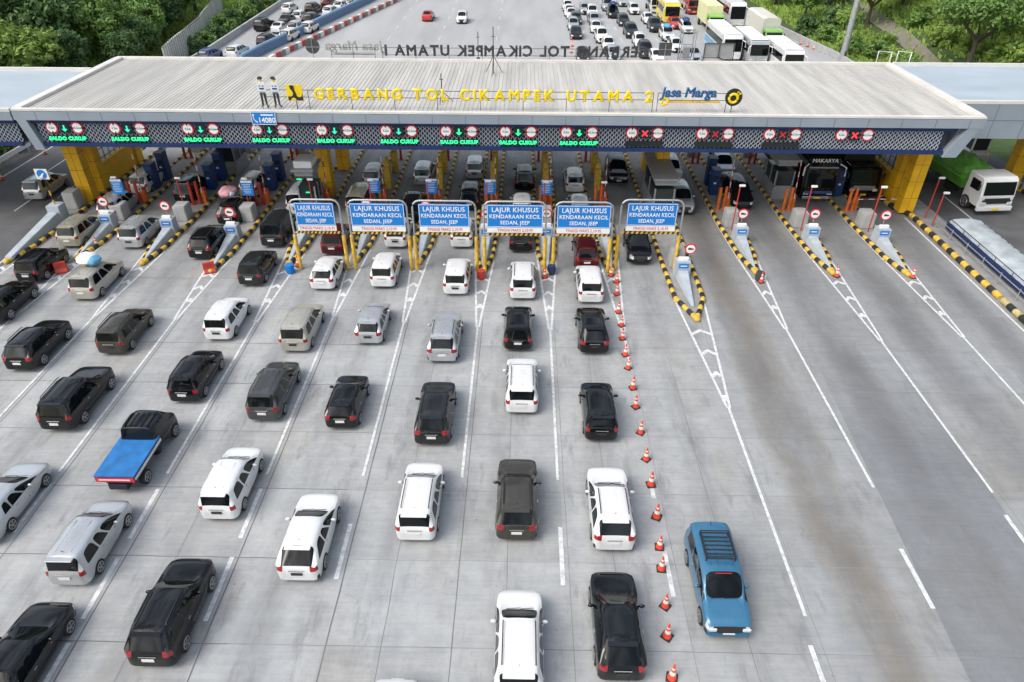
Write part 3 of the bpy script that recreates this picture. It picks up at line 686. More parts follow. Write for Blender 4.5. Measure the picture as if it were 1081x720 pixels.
def gate(x, y, up, lb, left=True, long=False):
    t = thing('barrier_gate', lb, 'barrier gate', (x, y, .13), 0, 'lane barrier gates')
    mb = MB(); mb.box((0, 0, .5), (.34, .4, 1.0)); mb.build('housing', M['orange'], t, bevel=.03)
    mb = MB(); mb.box((0, 0, 1.06), (.38, .44, .12)); mb.build('hood', M['red'], t, bevel=.02)
    mb = MB(); p0 = Vector((0, -.24, .85)); n = 7
    for k in range(n):
        d = Vector((0, .12, 1)).normalized() if up else Vector((-1 if left else 1, 0, .02)); ln = 2.9
        mb.tube([p0+d*ln*k/n, p0+d*ln*(k+1)/n], .035, 6, k % 2)
    mb.build('arm', [M['refl'], M['red']], t)
def infoboard(x, y, lb):
    t = thing('info_board', lb, 'sign', (x, y, .13), 0, 'small blue tariff boards')
    mb = MB(); mb.tube([(0, 0, 0), (0, 0, 2.0)], .04, 8); mb.build('pole', M['darksteel'], t)
    mb = MB(); mb.box((0, -.06, 2.2), (.82, .06, 1.15)); mb.build('panel', M['signblue'], t, bevel=.01)
    mb = MB()
    mb.box((0, -.095, 2.68), (.8, .012, .16))
    for k in range(6): mb.box((-.04+.02*(k % 2), -.095, 2.48-k*.13), (.62-.08*(k % 3), .012, .035))
    mb.build('text_rows', M['bundle'], t)
def redpole(x, y, h, lb):
    t = thing('camera_pole', lb, 'pole', (x, y, .13), 0, 'thin red poles with cameras')
    mb = MB(); mb.tube([(0, 0, 0), (0, 0, h)], .045, 8); mb.build('pole', M['red'], t)
    mb = MB(); mb.box((.12, -.05, h), (.42, .14, .14)); mb.build('camera_head', M['signwhite'], t, bevel=.02)
def bumper(x, y, lb, h=1.15):
    mb = MB(); mb.box((0, 0, h/2), (.95, 1.1, h), taper=.96); o = mb.build('concrete_block', M['greyc'], None, bevel=.05, loc=(x, y, .13)); tag(o, lb, 'concrete block', 'grey impact blocks on the islands')
def booth(x, y, lb, win='bglass', base='steel', h=2.7, w_=1.45, ln=2.6):
    t = thing('toll_booth', lb, 'toll booth', (x, y, .13), 0, 'toll booths')
    mb = MB(); mb.box((0, 0, .55), (w_, ln, 1.1)); mb.box((0, 0, h-.2), (w_, ln, .4))
    for sx in (-1, 1):
        for sy in (-1, 0, 1): mb.box((sx*(w_/2-.05), sy*(ln/2-.06), 1.65), (.1, .12, 1.3))
    mb.build('cabin', M[base], t)
    mb = MB(); mb.box((0, 0, 1.7), (w_-.12, ln-.16, 1.15)); mb.build('window', M[win], t)
    mb = MB(); mb.box((0, 0, h+.08), (w_+.35, ln+.5, .16)); mb.build('roof', M['steel'], t, bevel=.02)
    return t
PORT = [(-14.35, -11.25), (-10.75, -7.1), (-6.75, -2.85), (-2.35, 1.5), (2.05, 5.6), (6.15, 10.0)]
for i, (x, yn, yt, ye) in enumerate(specs):
    o_ = ORD[i]
    if i == 10: island(i, x, yn, hw=1.0, wide=.95)
    else: island(i, x, yn)
    if i == 0:
        t = thing('crash_wedge', 'long low pale blue concrete wedge on the leftmost island', 'crash barrier', (x, yn, .13), 0, 'concrete wedges on the island noses')
        mb = MB(); a, b = .25, .45; v = [(-a, .3, 0), (a, .3, 0), (a, .3, .2), (-a, .3, .2), (-b, 6, 0), (b, 6, 0), (b*.8, 6, .8), (-b*.8, 6, .8)]
        mb.add(v, [(0, 1, 2, 3), (0, 4, 5, 1), (1, 5, 6, 2), (3, 2, 6, 7), (0, 3, 7, 4), (4, 7, 6, 5)]); mb.build('ramp', M['block'], t, bevel=.03)
        mb = MB(); mb.box((0, 6.5, .6), (.95, .9, 1.2)); mb.build('end_block', M['block'], t, bevel=.04)
        t = thing('keep_left_sign', 'white square sign with blue arrow disc on striped pole', 'traffic sign', (x, yn+6.5, 1.33))
        mb = MB(); mb.tube([(0, 0, 0), (0, 0, .35), (0, 0, .7), (0, 0, 1.05)], .06, 8, mats=[0, 1, 0]); mb.tube([(0, 0, 1.05), (0, 0, 2.0)], .05, 8, 1); mb.build('pole', [M['yel'], M['blk']], t)
        mb = MB(); mb.box((0, -.07, 2.3), (.9, .05, .75)); mb.build('panel', M['signwhite'], t)
        mb = MB(); mb.cyl((0, -.11, 2.3), .33, .03, 'y', 24); d = mb.build('disc', M['signblue'], t, smooth=True)
        mb = MB(); mb.prism([(-.2, 2.16), (-.08, 2.22), (.12, 2.42), (.2, 2.36), (.02, 2.14), (.06, 2.05), (-.18, 2.04)], -.15, -.13, 'y'); mb.build('arrow', M['signwhite'], t)
        bumper(x-.1, 48.2, 'pale block beside the left yellow column', 1.3)
        continue
    ly = 4.2; yw = yn if i != 10 else yn+.8
    bullnose(x, yw, 'pale concrete wedge with blue plate on the %s island from the left' % o_, ly=ly if i != 10 else 4.0)
    nosign(x+(.45 if i == 10 else 0.), yw+ly+.55, 1.2 if i == 10 else 1.45, 'round red rimmed sign above the wedge on the %s island' % o_)
    if i == 10:
        booth(x+.1, 51.4-1.8, 'grey flat roofed booth beside the right central yellow column', h=3.0, w_=1.5, ln=5)
        bumper(x-.1, 40.2, 'white block behind the wedge with the red rimmed sign near the cones', 1.25)
        post(x-.35, 40.9, 1.1, 'orange', 'orange post behind the wide wedge near the cones', 'orange posts'); continue
    bumper(x, 46.3, 'grey impact block on the %s island from the left' % o_)
    redpole(x-.1, 45.3 if i > 9 else 46.9, 3.4 if i > 9 else 2.9, 'thin red pole with camera head on the %s island' % o_)
    left = i < 5
    for k, dx in enumerate((-.32, .14)):
        post(x+dx, 48.8+.15*k, 1.75, 'red' if left else 'orange', '%s of the pair of red guard posts on the %s island' % (('left', 'right')[k], o_), 'pairs of red guard posts')
    gate(x+.42, 49.3, True, 'orange barrier gate with raised striped arm on the %s island' % o_) if i != 13 else gate(x+.42, 49.3, False, 'orange barrier gate with lowered white arm on the last island', left=False)
    if i in (1, 3, 5, 6, 7, 8): infoboard(x+.1, 47.6 if i > 4 else 46.9, 'small blue info board on the %s island from the left' % o_)
    if i in (1, 2, 3, 11, 12, 13):
        for k in range(2 if i < 12 else 1): cabinet(x+.1*k, 52.0+1.9*k, 2.0+.25*k, '%s blue toll machine on the %s island' % (('front', 'rear')[k], o_))
        post(x-.3, 58.6, 2.2, 'red', 'tall red post behind the machines on the %s island' % o_, 'rear red posts'); post(x+.2, 58.7, 2.2, 'red', 'right tall red post behind the machines on the %s island' % o_, 'rear red posts')
        bumper(x, 60.6, 'dark rear block at the far end of the %s island' % o_, 1.5)
    if i == 2: booth(x+.3, 56.2, 'dark windowed booth behind blue machine on the third island')
    if i == 12: booth(x+.1, 52.2, 'tall grey booth left of the black bus', h=3.1)
    if i in (5, 6, 7, 8, 9):
        for k, y in enumerate((52.5, 56.0)):
            mb = MB(); mb.box((0, 0, .9), (.5, .7, 1.8)); mb.box((0, .06, 2.05), (.42, .5, .5), taper=.75); mb.cyl((0, .05, 2.42), .1, .25)
            o = mb.build('lane_machine', M['yel'], None, bevel=.04, loc=(x+.15, y, .13)); tag(o, '%s tall yellow lane machine on the %s island from the left' % (('front', 'rear')[k], o_), 'toll machine', 'yellow lane machines')
        for k, dx in enumerate((-.3, .2)): post(x+dx, 58.8, 2.0, 'red', '%s rear red post on the %s island under the roof' % (('left', 'right')[k], o_), 'rear red posts')
t = booth(-16.6+.9, 47.8, 'grey booth with green display lights beside the left central yellow column', h=3.5, w_=1.3, ln=1.8)
mb = MB(); mb.box((-.35, -.96, 2.9), (.35, .05, .07)); mb.box((.1, -.96, 1.9), (.25, .05, .07)); mb.build('green_display', M['ledg'], t)
mb = MB(); mb.box((0, 0, 3.9), (1.3, 1.6, .5)); mb.build('roof_unit', M['signwhite'], t, bevel=.03)

# portal height frames
def portal(k, x0, x1, y):
    places = ['leftmost', 'second from the left', 'third from the left', 'fourth from the left', 'fifth from the left', 'rightmost']
    t = thing('height_gantry', 'steel gantry carrying a blue lane sign, %s of the six' % places[k], 'gantry', (0, y, .0), 0, 'height gantries with blue lane signs')
    for x in (x0, x1):
        mb = MB(); mb.tube([(x, 0, .05), (x, 0, 2.45)], .12, 12); mb.build('yellow_post', M['yel'], t, smooth=True)
    top = 4.85; r = .45
    pts = [(x0, 0, 2.45), (x0, 0, top-r)]+[(x0+r-r*math.cos(R(a)), 0, top-r+r*math.sin(R(a))) for a in (30, 60, 90)]+[(x1-r+r*math.sin(R(a)), 0, top-r+r*math.cos(R(a))) for a in (0, 30, 60, 90)]+[(x1, 0, 2.45)]
    mb = MB(); mb.tube(pts, .06, 10); mb.tube([(x0, 0, 2.62), (x1, 0, 2.62)], .05, 8); mb.build('pipe_frame', M['galv'], t, smooth=True)
    c = (x0+x1)/2; wd = (x1-x0)*(.78, .92, .8, .9, .93, .8)[k]
    mb = MB(); mb.box((c, -.1, 3.93), (wd, .05, 1.5)); s = mb.build('blue_panel', M['signblue'], t)
    mb = MB(); [mb.box(a, b) for a, b in (((c, -.128, 4.64), (wd-.06, .01, .03)), ((c, -.128, 3.22), (wd-.06, .01, .03)), ((c-wd/2+.04, -.128, 3.93), (.03, .01, 1.42)), ((c+wd/2-.04, -.128, 3.93), (.03, .01, 1.42)))]; mb.build('border', M['signwhite'], s)
    for txt, z, sz in (('LAJUR KHUSUS', 4.34, .46), ('KENDARAAN KECIL', 3.9, .38), ('SEDAN, JEEP', 3.49, .36)):
        put_text('lettering', text_mesh(txt, sz*.94, M['signwhite'], .002, .006, spacing=1.07, sx=wd/2.95*.8), s, (c, -.13, z))
    mb = MB(); mb.box((c, -.1, 2.99), (wd, .05, .34)); q = mb.build('height_strip', M['signwhite'], t)
    put_text('lettering', text_mesh('TINGGI MAKS 2,10 M', .28, M['signred'], .004, .002, sx=.85), q, (c, -.13, 2.99))
    mb = MB(); n = 24; xa, xb = x0+.12, x1-.12; d = (xb-xa)/n
    for i in range(n): mb.add([(xa+i*d, -.09, 2.60), (xa+(i+1)*d, -.09, 2.60), (xa+(i+1)*d+.08, -.09, 2.76), (xa+i*d+.08, -.09, 2.76), (xa+i*d, -.06, 2.60), (xa+(i+1)*d, -.06, 2.60), (xa+(i+1)*d+.08, -.06, 2.76), (xa+i*d+.08, -.06, 2.76)], [(0, 1, 2, 3), (3, 2, 6, 7), (0, 4, 5, 1), (4, 7, 6, 5)], i % 2)
    mb.build('striped_bar', [M['yel'], M['blk']], t)
for k, (a, b) in enumerate(PORT): portal(k, a, b, 39.15 if k != 5 else 39.6)

# cones, drums
CN = []
def cone_proto():
    t = thing('traffic_cone', 'x', 'traffic cone')
    mb = MB(); mb.box((0, 0, .03), (.40, .40, .05)); mb.build('base', M['rubber'], t, bevel=.015)
    mb = MB(); mb.tube([(0, 0, .06), (0, 0, .30)], [.165, .115], 16); mb.tube([(0, 0, .46), (0, 0, .80), (0, 0, .83)], [.09, .032, .02], 16); mb.build('body', M['cone'], t, smooth=True)
    mb = MB(); mb.tube([(0, 0, .30), (0, 0, .46)], [.118, .086], 16, cap=False); mb.tube([(0, 0, .56), (0, 0, .64)], [.073, .06], 16, cap=False); mb.build('white_band', M['refl'], t, smooth=True)
    return t
cp = cone_proto()
def cone(px, py, lb, z=0, g='orange cones', s=1.):
    t = dup(cp); t.location = at(px, py, z); t.rotation_euler.z = random.uniform(-.8, .8); t.rotation_euler.x = random.uniform(-.05, .05); s *= random.uniform(.88, .98); t.scale = (s, s, s); tag(t, lb, 'traffic cone', g)
LINE = [(651, 299), (651, 312), (653, 331), (656, 345), (657, 359), (660, 376), (663, 390), (668, 411), (671, 431), (676, 458), (682, 486), (687, 513), (693, 547), (696, 579), (698, 602), (702, 641), (704, 673), (709, 717)]
NUM = ['nearest', 'second', 'third', 'fourth', 'fifth', 'sixth', 'seventh', 'eighth', 'ninth', 'tenth', 'eleventh', 'twelfth', 'thirteenth', 'fourteenth', 'fifteenth', 'sixteenth', 'seventeenth', 'farthest']
for i, (a, b) in enumerate(LINE[::-1]):
    cone(a, b-1, 'orange cone in the row down the plaza, %s' % ('nearest to the viewer' if i == 0 else 'farthest from the viewer' if i == 17 else NUM[i]+' from the near end'), g='row of orange cones')
cone(645, 291, 'orange cone at the foot of the yellow post by the cone row'); cone(803, 298, 'orange cone beside the green drum'); cone(883, 292, 'orange cone at the thirteenth island nose'); cone(963, 293, 'orange cone at the nose of the rightmost island')
cone(103, 260, 'cone on the striped kerb beside the silver wagon'); cone(911, 237, 'cone on the island deck beside a grey block', .13); cone(575, 293, 'cone beside the blue drum at the island nose'); cone(315, 281, 'cone behind the blue drum at the leftmost gantry')
cone(48, 163, 'cone by the white guard rail far left'); cone(2, 190, 'cone at the left edge beside yellow column')
def drum(px, py, mat, lb, kind='barrel'):
    p = at(px, py)
    mb = MB()
    if kind == 'barrel':
        mb.tube([(0, 0, 0), (0, 0, .1), (0, 0, .35), (0, 0, .6), (0, 0, .62)], [.24, .27, .29, .26, .2], 16); o = mb.build('plastic_drum', M[mat], None, smooth=True, loc=p); tag(o, lb, 'drum')
    else:
        mb.prism([(-.3, 0), (.3, 0), (.3, .12), (.12, .3), (.1, .7), (-.1, .7), (-.12, .3), (-.3, .12)], -.35, .35, 'x'); o = mb.build('water_barrier', M[mat], None, bevel=.02, loc=p); tag(o, lb, 'barrier'); o.rotation_euler.z = .5
drum(307, 288, 'signblue', 'blue drum at the foot of the leftmost gantry'); drum(508, 294, 'red', 'dark red drum at the nose of the eighth island'); drum(582, 289, 'navy', 'navy drum beside the cone under the fifth gantry'); drum(801, 296, 'leaf_d' if 0 else 'darksteel', 'dark drum at the nose of the twelfth island')
drum(66, 287, 'red', 'red plastic barrier at the nose of the second island', 'b'); drum(222, 287, 'red', 'red plastic barrier at the nose of the fourth island', 'b')

# ------------------------------------------------------------------ cars
def car_meshes(kind, L, W, H, belt, hood, cowl, y_cowl, y_wt, y_rr, ro=.85, fo=.82, zb=.24, sedan=False, dpillar=True, lvl=2, wr=.33, tumble=.76, square=0., lampwide=False):
    hw = W/2; yr = -L/2+ro; yf = L/2-fo; aw = wr+.11
    ys = [-L/2, -L/2+.13, yr-aw, yr, yr+aw, yr+aw+.07, (yr+yf)/2, (yr+yf)/2+.07, yf-aw, yf, yf+aw, L/2-.24, L/2]
    wf = [.86+square*.1, .965, 1, 1, 1, 1, 1, 1, 1, .995, .98, .93+square*.04, .76+square*.16]
    arch = {3: 1, 9: 1}
    tw = tumble*hw
    n = 13; P = []
    if sedan: U = [('t', -L/2+.03, belt+.03), ('t', -L/2+.14, belt+.06), ('t', y_rr-.55, belt+.10), ('r', y_rr, 0)]; fr = (0, 0, 0, 0, .26, 0, .62, 0)
    else: U = [('t', -L/2+.05, belt+.0), ('r', y_rr, 0)]; fr = (0, 0, .14, .30, .44, 0, .68, 0)
    for j in range(len(U), 8): U.append(('r', U[-1][1]+.055 if j in (5, 7) else y_rr+(y_wt-y_rr)*fr[j], 0))
    U.append(('r', y_wt, -.03)); U.append(('h', y_cowl, cowl)); U.append(('h', (y_cowl+L/2)/2+.05, hood+(cowl-hood)*.45)); U.append(('h', L/2-.2, hood)); U.append(('h', L/2-.03, hood-.13))
    for i in range(n):
        w_ = hw*wf[i]; y = ys[i]; a = i in arch
        za = wr*2+.02
        row = [(.74*w_, y, za-.03 if a else zb), (.975*w_, y, za if a else zb+.05), (w_, y, za+.10 if a else .56), (.99*w_, y, max(za+.16, belt-.25) if a else min(belt-.22, (hood-.34 if i > 10 else 9)))]
        typ, uy, uz = U[i]
        if typ == 'h': b3 = uz-.05; y3 = uy*.5+y*.5
        elif typ == 't': b3 = belt-.02; y3 = y+.01
        else: b3 = belt+(.0 if i > 2 else .03); y3 = y
        row.append((.962*w_, y3, b3))
        if typ == 'r':
            dr = uz-(.04 if i == 1 and not sedan else 0)
            f = 1. if i > 1 else .95
            row += [(tw*f+.035, uy, H-.15+dr), (tw*f-.055, uy, H-.055+dr), (tw*.5, uy, H-.012+dr), (0, uy, H+dr)]
        else:
            fx = (.86 if typ == 'h' else .80)
            row += [(fx*w_, uy, uz-.005), ((fx-(.05 if i == 9 else .1))*w_, uy, uz+.008), (.42*w_, uy, uz+.022), (0, uy, uz+.028)]
        P.append(row)
    bm = bmesh.new(); V = {}
    for i in range(n):
        for j in range(9):
            x, y, z = P[i][j]
            V[i, j, 1] = bm.verts.new((x, y, z)); V[i, j, -1] = V[i, j, 1] if j == 8 else bm.verts.new((-x, y, z))
    cr = bm.edges.layers.float.new('crease_edge'); glassf = []
    def face(vs, m, s):
        f = bm.faces.new(vs if s > 0 else vs[::-1]); f.material_index = m; return f
    rw0 = 2 if sedan else 0
    for i in range(n-1):
        for s in (1, -1):
            for j in range(8):
                m = 0
                if j == 0: m = 6
                if j == 4:
                    lo = 3 if sedan else (2 if dpillar else 1)
                    if lo <= i <= 8 and i not in (4, 6): m = 3
                if j >= 6 and i == 8: m = 1
                if (j >= 6 or (j == 5 and not sedan)) and i == rw0: m = 2
                if j == 3 and i == 0: m = 4
                if j == 3 and i == 11: m = 5
                if j == 1 and i in (0, 11) and kind == 'suv': m = 6
                f = face([V[i, j, s], V[i+1, j, s], V[i+1, j+1, s], V[i, j+1, s]], m, s)
                if m in (1, 2, 3): glassf.append(f)
        f = bm.faces.new([V[i, 0, 1], V[i, 0, -1], V[i+1, 0, -1], V[i+1, 0, 1]]) if 0 < i < n-2 else None
        if f: f.material_index = 6
    for end, sg in ((0, -1), (n-1, 1)):
        C = {}
        bul = .05*sg
        for r in range(4):
            for j in range(5, 9):
                x = P[end][j][0]; y = P[end][r][1]+bul*(1 if r else .2)*(1-.3*(x/hw)**2); z = P[end][r][2]
                for s in (1, -1): C[r, j, s] = C[r, j, 1] if (j == 8 and s < 0) else bm.verts.new((s*x, y, z))
        for s in (1, -1):
            lamp = 4 if end == 0 else 5
            q = lambda vs, m: face(vs, m, s*(-sg))
            q([V[end, 3, s], C[3, 5, s], V[end, 5, s], V[end, 4, s]], lamp)
            q([V[end, 2, s], C[2, 5, s], C[3, 5, s], V[end, 3, s]], 0)
            q([V[end, 1, s], C[1, 5, s], C[2, 5, s], V[end, 2, s]], 0)
            q([V[end, 0, s], C[0, 5, s], C[1, 5, s], V[end, 1, s]], 6)
            for j in range(5, 8):
                q([C[3, j, s], C[3, j+1, s], V[end, j+1, s], V[end, j, s]], (6 if j >= 6 else 5) if end else (4 if lampwide and j == 5 else 0))
                q([C[2, j, s], C[2, j+1, s], C[3, j+1, s], C[3, j, s]], 6 if end and j >= 6 else 0)
                q([C[1, j, s], C[1, j+1, s], C[2, j+1, s], C[2, j, s]], 6 if end and j >= 7 else 0)
                q([C[0, j, s], C[0, j+1, s], C[1, j+1, s], C[1, j, s]], 6)
        e2 = 1 if end == 0 else n-2
        ring = [C[0, j, 1] for j in range(5, 9)]+[C[0, j, -1] for j in range(7, 4, -1)]
        f = bm.faces.new([V[end, 0, 1]]+ring+[V[end, 0, -1], V[e2, 0, -1], V[e2, 0, 1]]); f.material_index = 6
    bmesh.ops.recalc_face_normals(bm, faces=bm.faces)
    gs = set(glassf)
    for e in bm.edges:
        ms = {f.material_index for f in e.link_faces}
        if len(ms) > 1: e[cr] = (.95 if square > .5 else .9) if ms & {1, 2, 3} else .6
    for i in range(n-1):
        for s in (1, -1):
            for j, c in ((4, .55+.35*square), (3, .35+.4*square), (5, .1+.6*square), (1, .55)):
                e = bm.edges.get((V[i, j, s], V[i+1, j, s]))
                if e: e[cr] = max(e[cr], c)
    me = bpy.data.meshes.new('cage'); bm.to_mesh(me); bm.free()
    o = bpy.data.objects.new('cage', me); COL.objects.link(o)
    md = o.modifiers.new('s', 'SUBSURF'); md.levels = lvl; md.render_levels = lvl
    ev = bpy.data.meshes.new_from_object(o.evaluated_get(bpy.context.evaluated_depsgraph_get())); bpy.data.objects.remove(o)
    return ev, dict(L=L, W=W, H=H, belt=belt, yr=yr, yf=yf, wr=wr, y_rr=y_rr, y_wt=y_wt, y_cowl=y_cowl, hw=hw, tw=tw, kind=kind)
MS = ['body', 'windscreen', 'rear_window', 'side_window', 'tail_lamp', 'head_lamp', 'trim']
MM = lambda: [PAINT['white'], M['glass'], M['glass'], M['glass'], M['tail'], M['head'], M['trim']]
def split(ev):
    out = []
    for k in range(7):
        for s in ((1, -1) if k in (3, 4, 5) else (0,)):
            bm = bmesh.new(); bm.from_mesh(ev)
            dl = [f for f in bm.faces if f.material_index != k or (s and f.calc_center_median().x*s < 0)]
            bmesh.ops.delete(bm, geom=dl, context='FACES')
            for f in bm.faces: f.material_index = 0; f.smooth = True
            if bm.faces:
                me = bpy.data.meshes.new(MS[k]); bm.to_mesh(me); me.materials.append(MM()[k]); out.append((MS[k], me))
            bm.free()
    return out
def wheel_meshes(r, dark=False):
    mb = MB(); mb.tube([(-.11, 0, 0), (-.09, 0, 0), (.09, 0, 0), (.11, 0, 0)], [r*.9, r, r, r*.9], 24); ty = mb.mesh('wheel', M['tyre'], smooth=True)
    mb = MB(); mb.cyl((.098, 0, 0), r*.68, .03, 'x', 20, 1)
    for k in range(5):
        a = k*2*math.pi/5; mb.box((.118, math.cos(a)*r*.34, math.sin(a)*r*.34), (.022, r*.2, r*.66), 0, rx=a-math.pi/2+math.pi)
    mb.cyl((.12, 0, 0), r*.16, .03, 'x', 10); 
    rg = [(.112, r*.64*math.cos(a), r*.64*math.sin(a)) for a in [2*math.pi*i/20 for i in range(21)]]; mb.tube(rg, .025, 6)
    return ty, mb.mesh('rim', [M['rimdark'] if dark else M['rim'], M['blk']], smooth=True)
WT, WR = wheel_meshes(.33); WT2, WR2 = wheel_meshes(.37); WTd, WRd = wheel_meshes(.37, True)
def make_car(kind, name, cat, rails=False, ribs=0, spoiler=True, **kw):
    ev, d = car_meshes(kind, **kw); t = thing(name, 'x', cat)
    for nm, me in split(ev):
        o = link(nm, me, t)
        if nm == 'body': o.material_slots[0].link = 'OBJECT'; o.material_slots[0].material = PAINT['white']
    big = d['wr'] > .35
    for y in (d['yr'], d['yf']):
        for s in (1, -1):
            o = link('wheel', WT2 if big else WT, t, (s*(d['hw']-.10), y, d['wr'])); 
            if s < 0: o.rotation_euler.z = math.pi
            link('rim', WR2 if big else WR, o)
    for s in (1, -1):
        mb = MB(); mb.ellipsoid((0, 0, 0), (.12, .07, .085), n=10, k=6); mb.box((-.1*s, .02, -.04), (.1, .04, .03))
        o = mb.build('mirror', PAINT['white'], t, smooth=True, loc=(s*(d['hw']+.06), d['y_cowl']-.52, d['belt']+.06)); o.material_slots[0].link = 'OBJECT'; o.material_slots[0].material = PAINT['white']
    mb = MB(); mb.box((0, 0, 0), (.44, .03, .13)); link('number_plate', mb.mesh('number_plate', M['plate_w']), t, (0, -d['L']/2-.075, .70 if kind != 'sedan' else .62))
    mb = MB(); mb.box((0, 0, 0), (.44, .03, .13)); link('number_plate', mb.mesh('number_plate', M['plate_w']), t, (0, d['L']/2+.075, .46))
    if spoiler and kind in ('mpv', 'suv', 'hatch'):
        mb = MB(); mb.box((0, d['y_rr']-.10, d['H']-.085), (d['tw']*1.62, .24, .04)); o = mb.build('spoiler', PAINT['white'], t, bevel=.015); o.material_slots[0].link = 'OBJECT'; o.material_slots[0].material = PAINT['white']
    if ribs:
        for x in (-.42, -.14, .14, .42) if ribs > 1 else (-.3, .3):
            mb = MB(); mb.box((x, (d['y_rr']+d['y_wt'])/2, d['H']-.012-.05*abs(x)), (.05, (d['y_wt']-d['y_rr'])*.8, .03)); o = mb.build('roof_rib', PAINT['white'], t, bevel=.012); o.material_slots[0].link = 'OBJECT'; o.material_slots[0].material = PAINT['white']
    if rails:
        for s in (1, -1):
            mb = MB(); x = s*(d['tw']-.09); y0, y1 = d['y_rr']+.25, d['y_wt']-.12; z = d['H']-.03
            mb.tube([(x, y0, z), (x, y0+.12, z+.06), (x, y1-.12, z+.06), (x, y1, z)], .022, 6); mb.build('roof_rail', M['trim'], t, smooth=True)
    for s in (1, -1):
        for yy in ((d['yr']+d['yf'])/2-.62, (d['yr']+d['yf'])/2+.42):
            mb = MB(); mb.box((0, 0, 0), (.035, .17, .03)); mb.build('door_handle', M['chrome'], t, loc=(s*(d['hw']*.985), yy, d['belt']-.13))
    if kind != 'sedan': mb = MB(); mb.box((0, -d['L']/2-.055, .86), (.62, .02, .04)); mb.build('tailgate_strip', M['chrome'], t)
    mb = MB(); mb.tube([(0, 0, 0), (.02, -.1, .16)], .012, 5); mb.build('aerial', M['trim'], t, loc=(0, d['y_rr']+.25, d['H']-.01))
    mb = MB()
    for a, b in ((-.55, .05), (.05, .6)): mb.tube([(a*d['hw'], 0, 0), (b*d['hw'], .03, .015)], .012, 5)
    mb.build('wiper', M['trim'], t, loc=(0, d['y_cowl']+.0, kw['cowl']+.055))
    return t, d
PROTO = {}
PROTO['mpv'] = make_car('mpv', 'minivan', 'car', ribs=1, L=4.15, W=1.70, H=1.67, belt=1.00, hood=.86, cowl=1.02, y_cowl=1.02, y_wt=.28, y_rr=-1.82)
PROTO['mpvr'] = make_car('mpv', 'minivan', 'car', rails=True, L=4.25, W=1.74, H=1.68, belt=1.0, hood=.88, cowl=1.04, y_cowl=1.02, y_wt=.26, y_rr=-1.86)
PROTO['innova'] = make_car('mpv', 'minivan', 'car', ribs=2, L=4.5, W=1.78, H=1.75, belt=1.03, hood=.90, cowl=1.06, y_cowl=1.12, y_wt=.34, y_rr=-1.94)
PROTO['suv'] = make_car('suv', 'sport_wagon', 'car', rails=True, L=4.4, W=1.80, H=1.69, belt=1.05, hood=.95, cowl=1.10, y_cowl=.85, y_wt=.14, y_rr=-1.72, lampwide=True, wr=.37, ro=.88, fo=.86, tumble=.74)
PROTO['cross'] = make_car('suv', 'sport_wagon', 'car', L=4.3, W=1.77, H=1.60, belt=1.02, hood=.90, cowl=1.05, y_cowl=.86, y_wt=.08, y_rr=-1.45, lampwide=True, wr=.37, ro=.86, fo=.86, tumble=.72)
PROTO['offroad'] = make_car('suv', 'off_road_car', 'car', rails=True, ribs=2, L=4.7, W=1.86, H=1.84, belt=1.12, hood=1.02, cowl=1.17, y_cowl=.82, y_wt=.16, y_rr=-2.0, wr=.37, ro=.95, fo=.85, tumble=.76, zb=.3)
PROTO['hatch'] = make_car('hatch', 'hatchback', 'car', L=3.9, W=1.68, H=1.52, belt=.97, hood=.83, cowl=.99, y_cowl=.98, y_wt=.18, y_rr=-1.48, lampwide=True, ro=.7, fo=.8, tumble=.74)
PROTO['sedan'] = make_car('sedan', 'sedan', 'car', L=4.5, W=1.74, H=1.47, belt=.94, hood=.80, cowl=.97, y_cowl=.95, y_wt=.12, y_rr=-1.12, sedan=True, ro=.95, fo=.85, tumble=.72)
PROTO['boxy'] = make_car('suv', 'off_road_car', 'car', spoiler=False, ribs=2, L=4.6, W=1.76, H=1.75, belt=1.03, hood=.92, cowl=1.03, y_cowl=1.2, y_wt=.45, y_rr=-2.08, wr=.36, ro=1.0, fo=.8, tumble=.85, square=.8)
PROTO['van'] = make_car('mpv', 'van', 'car', spoiler=False, ribs=2, L=4.4, W=1.68, H=1.88, belt=1.10, hood=1.0, cowl=1.12, y_cowl=1.62, y_wt=1.05, y_rr=-2.02, fo=.62, square=.7, tumble=.84)
def recolour(t, paintname, plate=None, trimpaint=False):
    for ch in t.children:
        b = ch.name.split('.')[0]
        if b in ('body', 'mirror', 'spoiler', 'roof_rib'): ch.material_slots[0].link = 'OBJECT'; ch.material_slots[0].material = PAINT[paintname]
        if b == 'number_plate' and plate: ch.material_slots[0].link = 'OBJECT'; ch.material_slots[0].material = M[plate]
        if b == 'trim' and trimpaint: ch.material_slots[0].link = 'OBJECT'; ch.material_slots[0].material = PAINT[paintname]
def place(kind, pname, px, py, lb, face=1, rot=0., z=None, group=None, plate=None, s=1.):
    p, d = PROTO[kind]; t = dup(p); q = at(px, py, d['H']*.48)
    t.location = (q.x, q.y, 0); t.rotation_euler.z = (0 if face > 0 else math.pi)+R(rot); t.scale = (.93*s, .875*s, .93*s)
    recolour(t, pname, plate or ('plate_w' if random.random() < .6 else 'plate_b'), kind in ('mpv', 'hatch', 'sedan', 'innova') and random.random() < .8)
    tag(t, lb, 'car', group or 'cars queuing at the toll gate'); return t
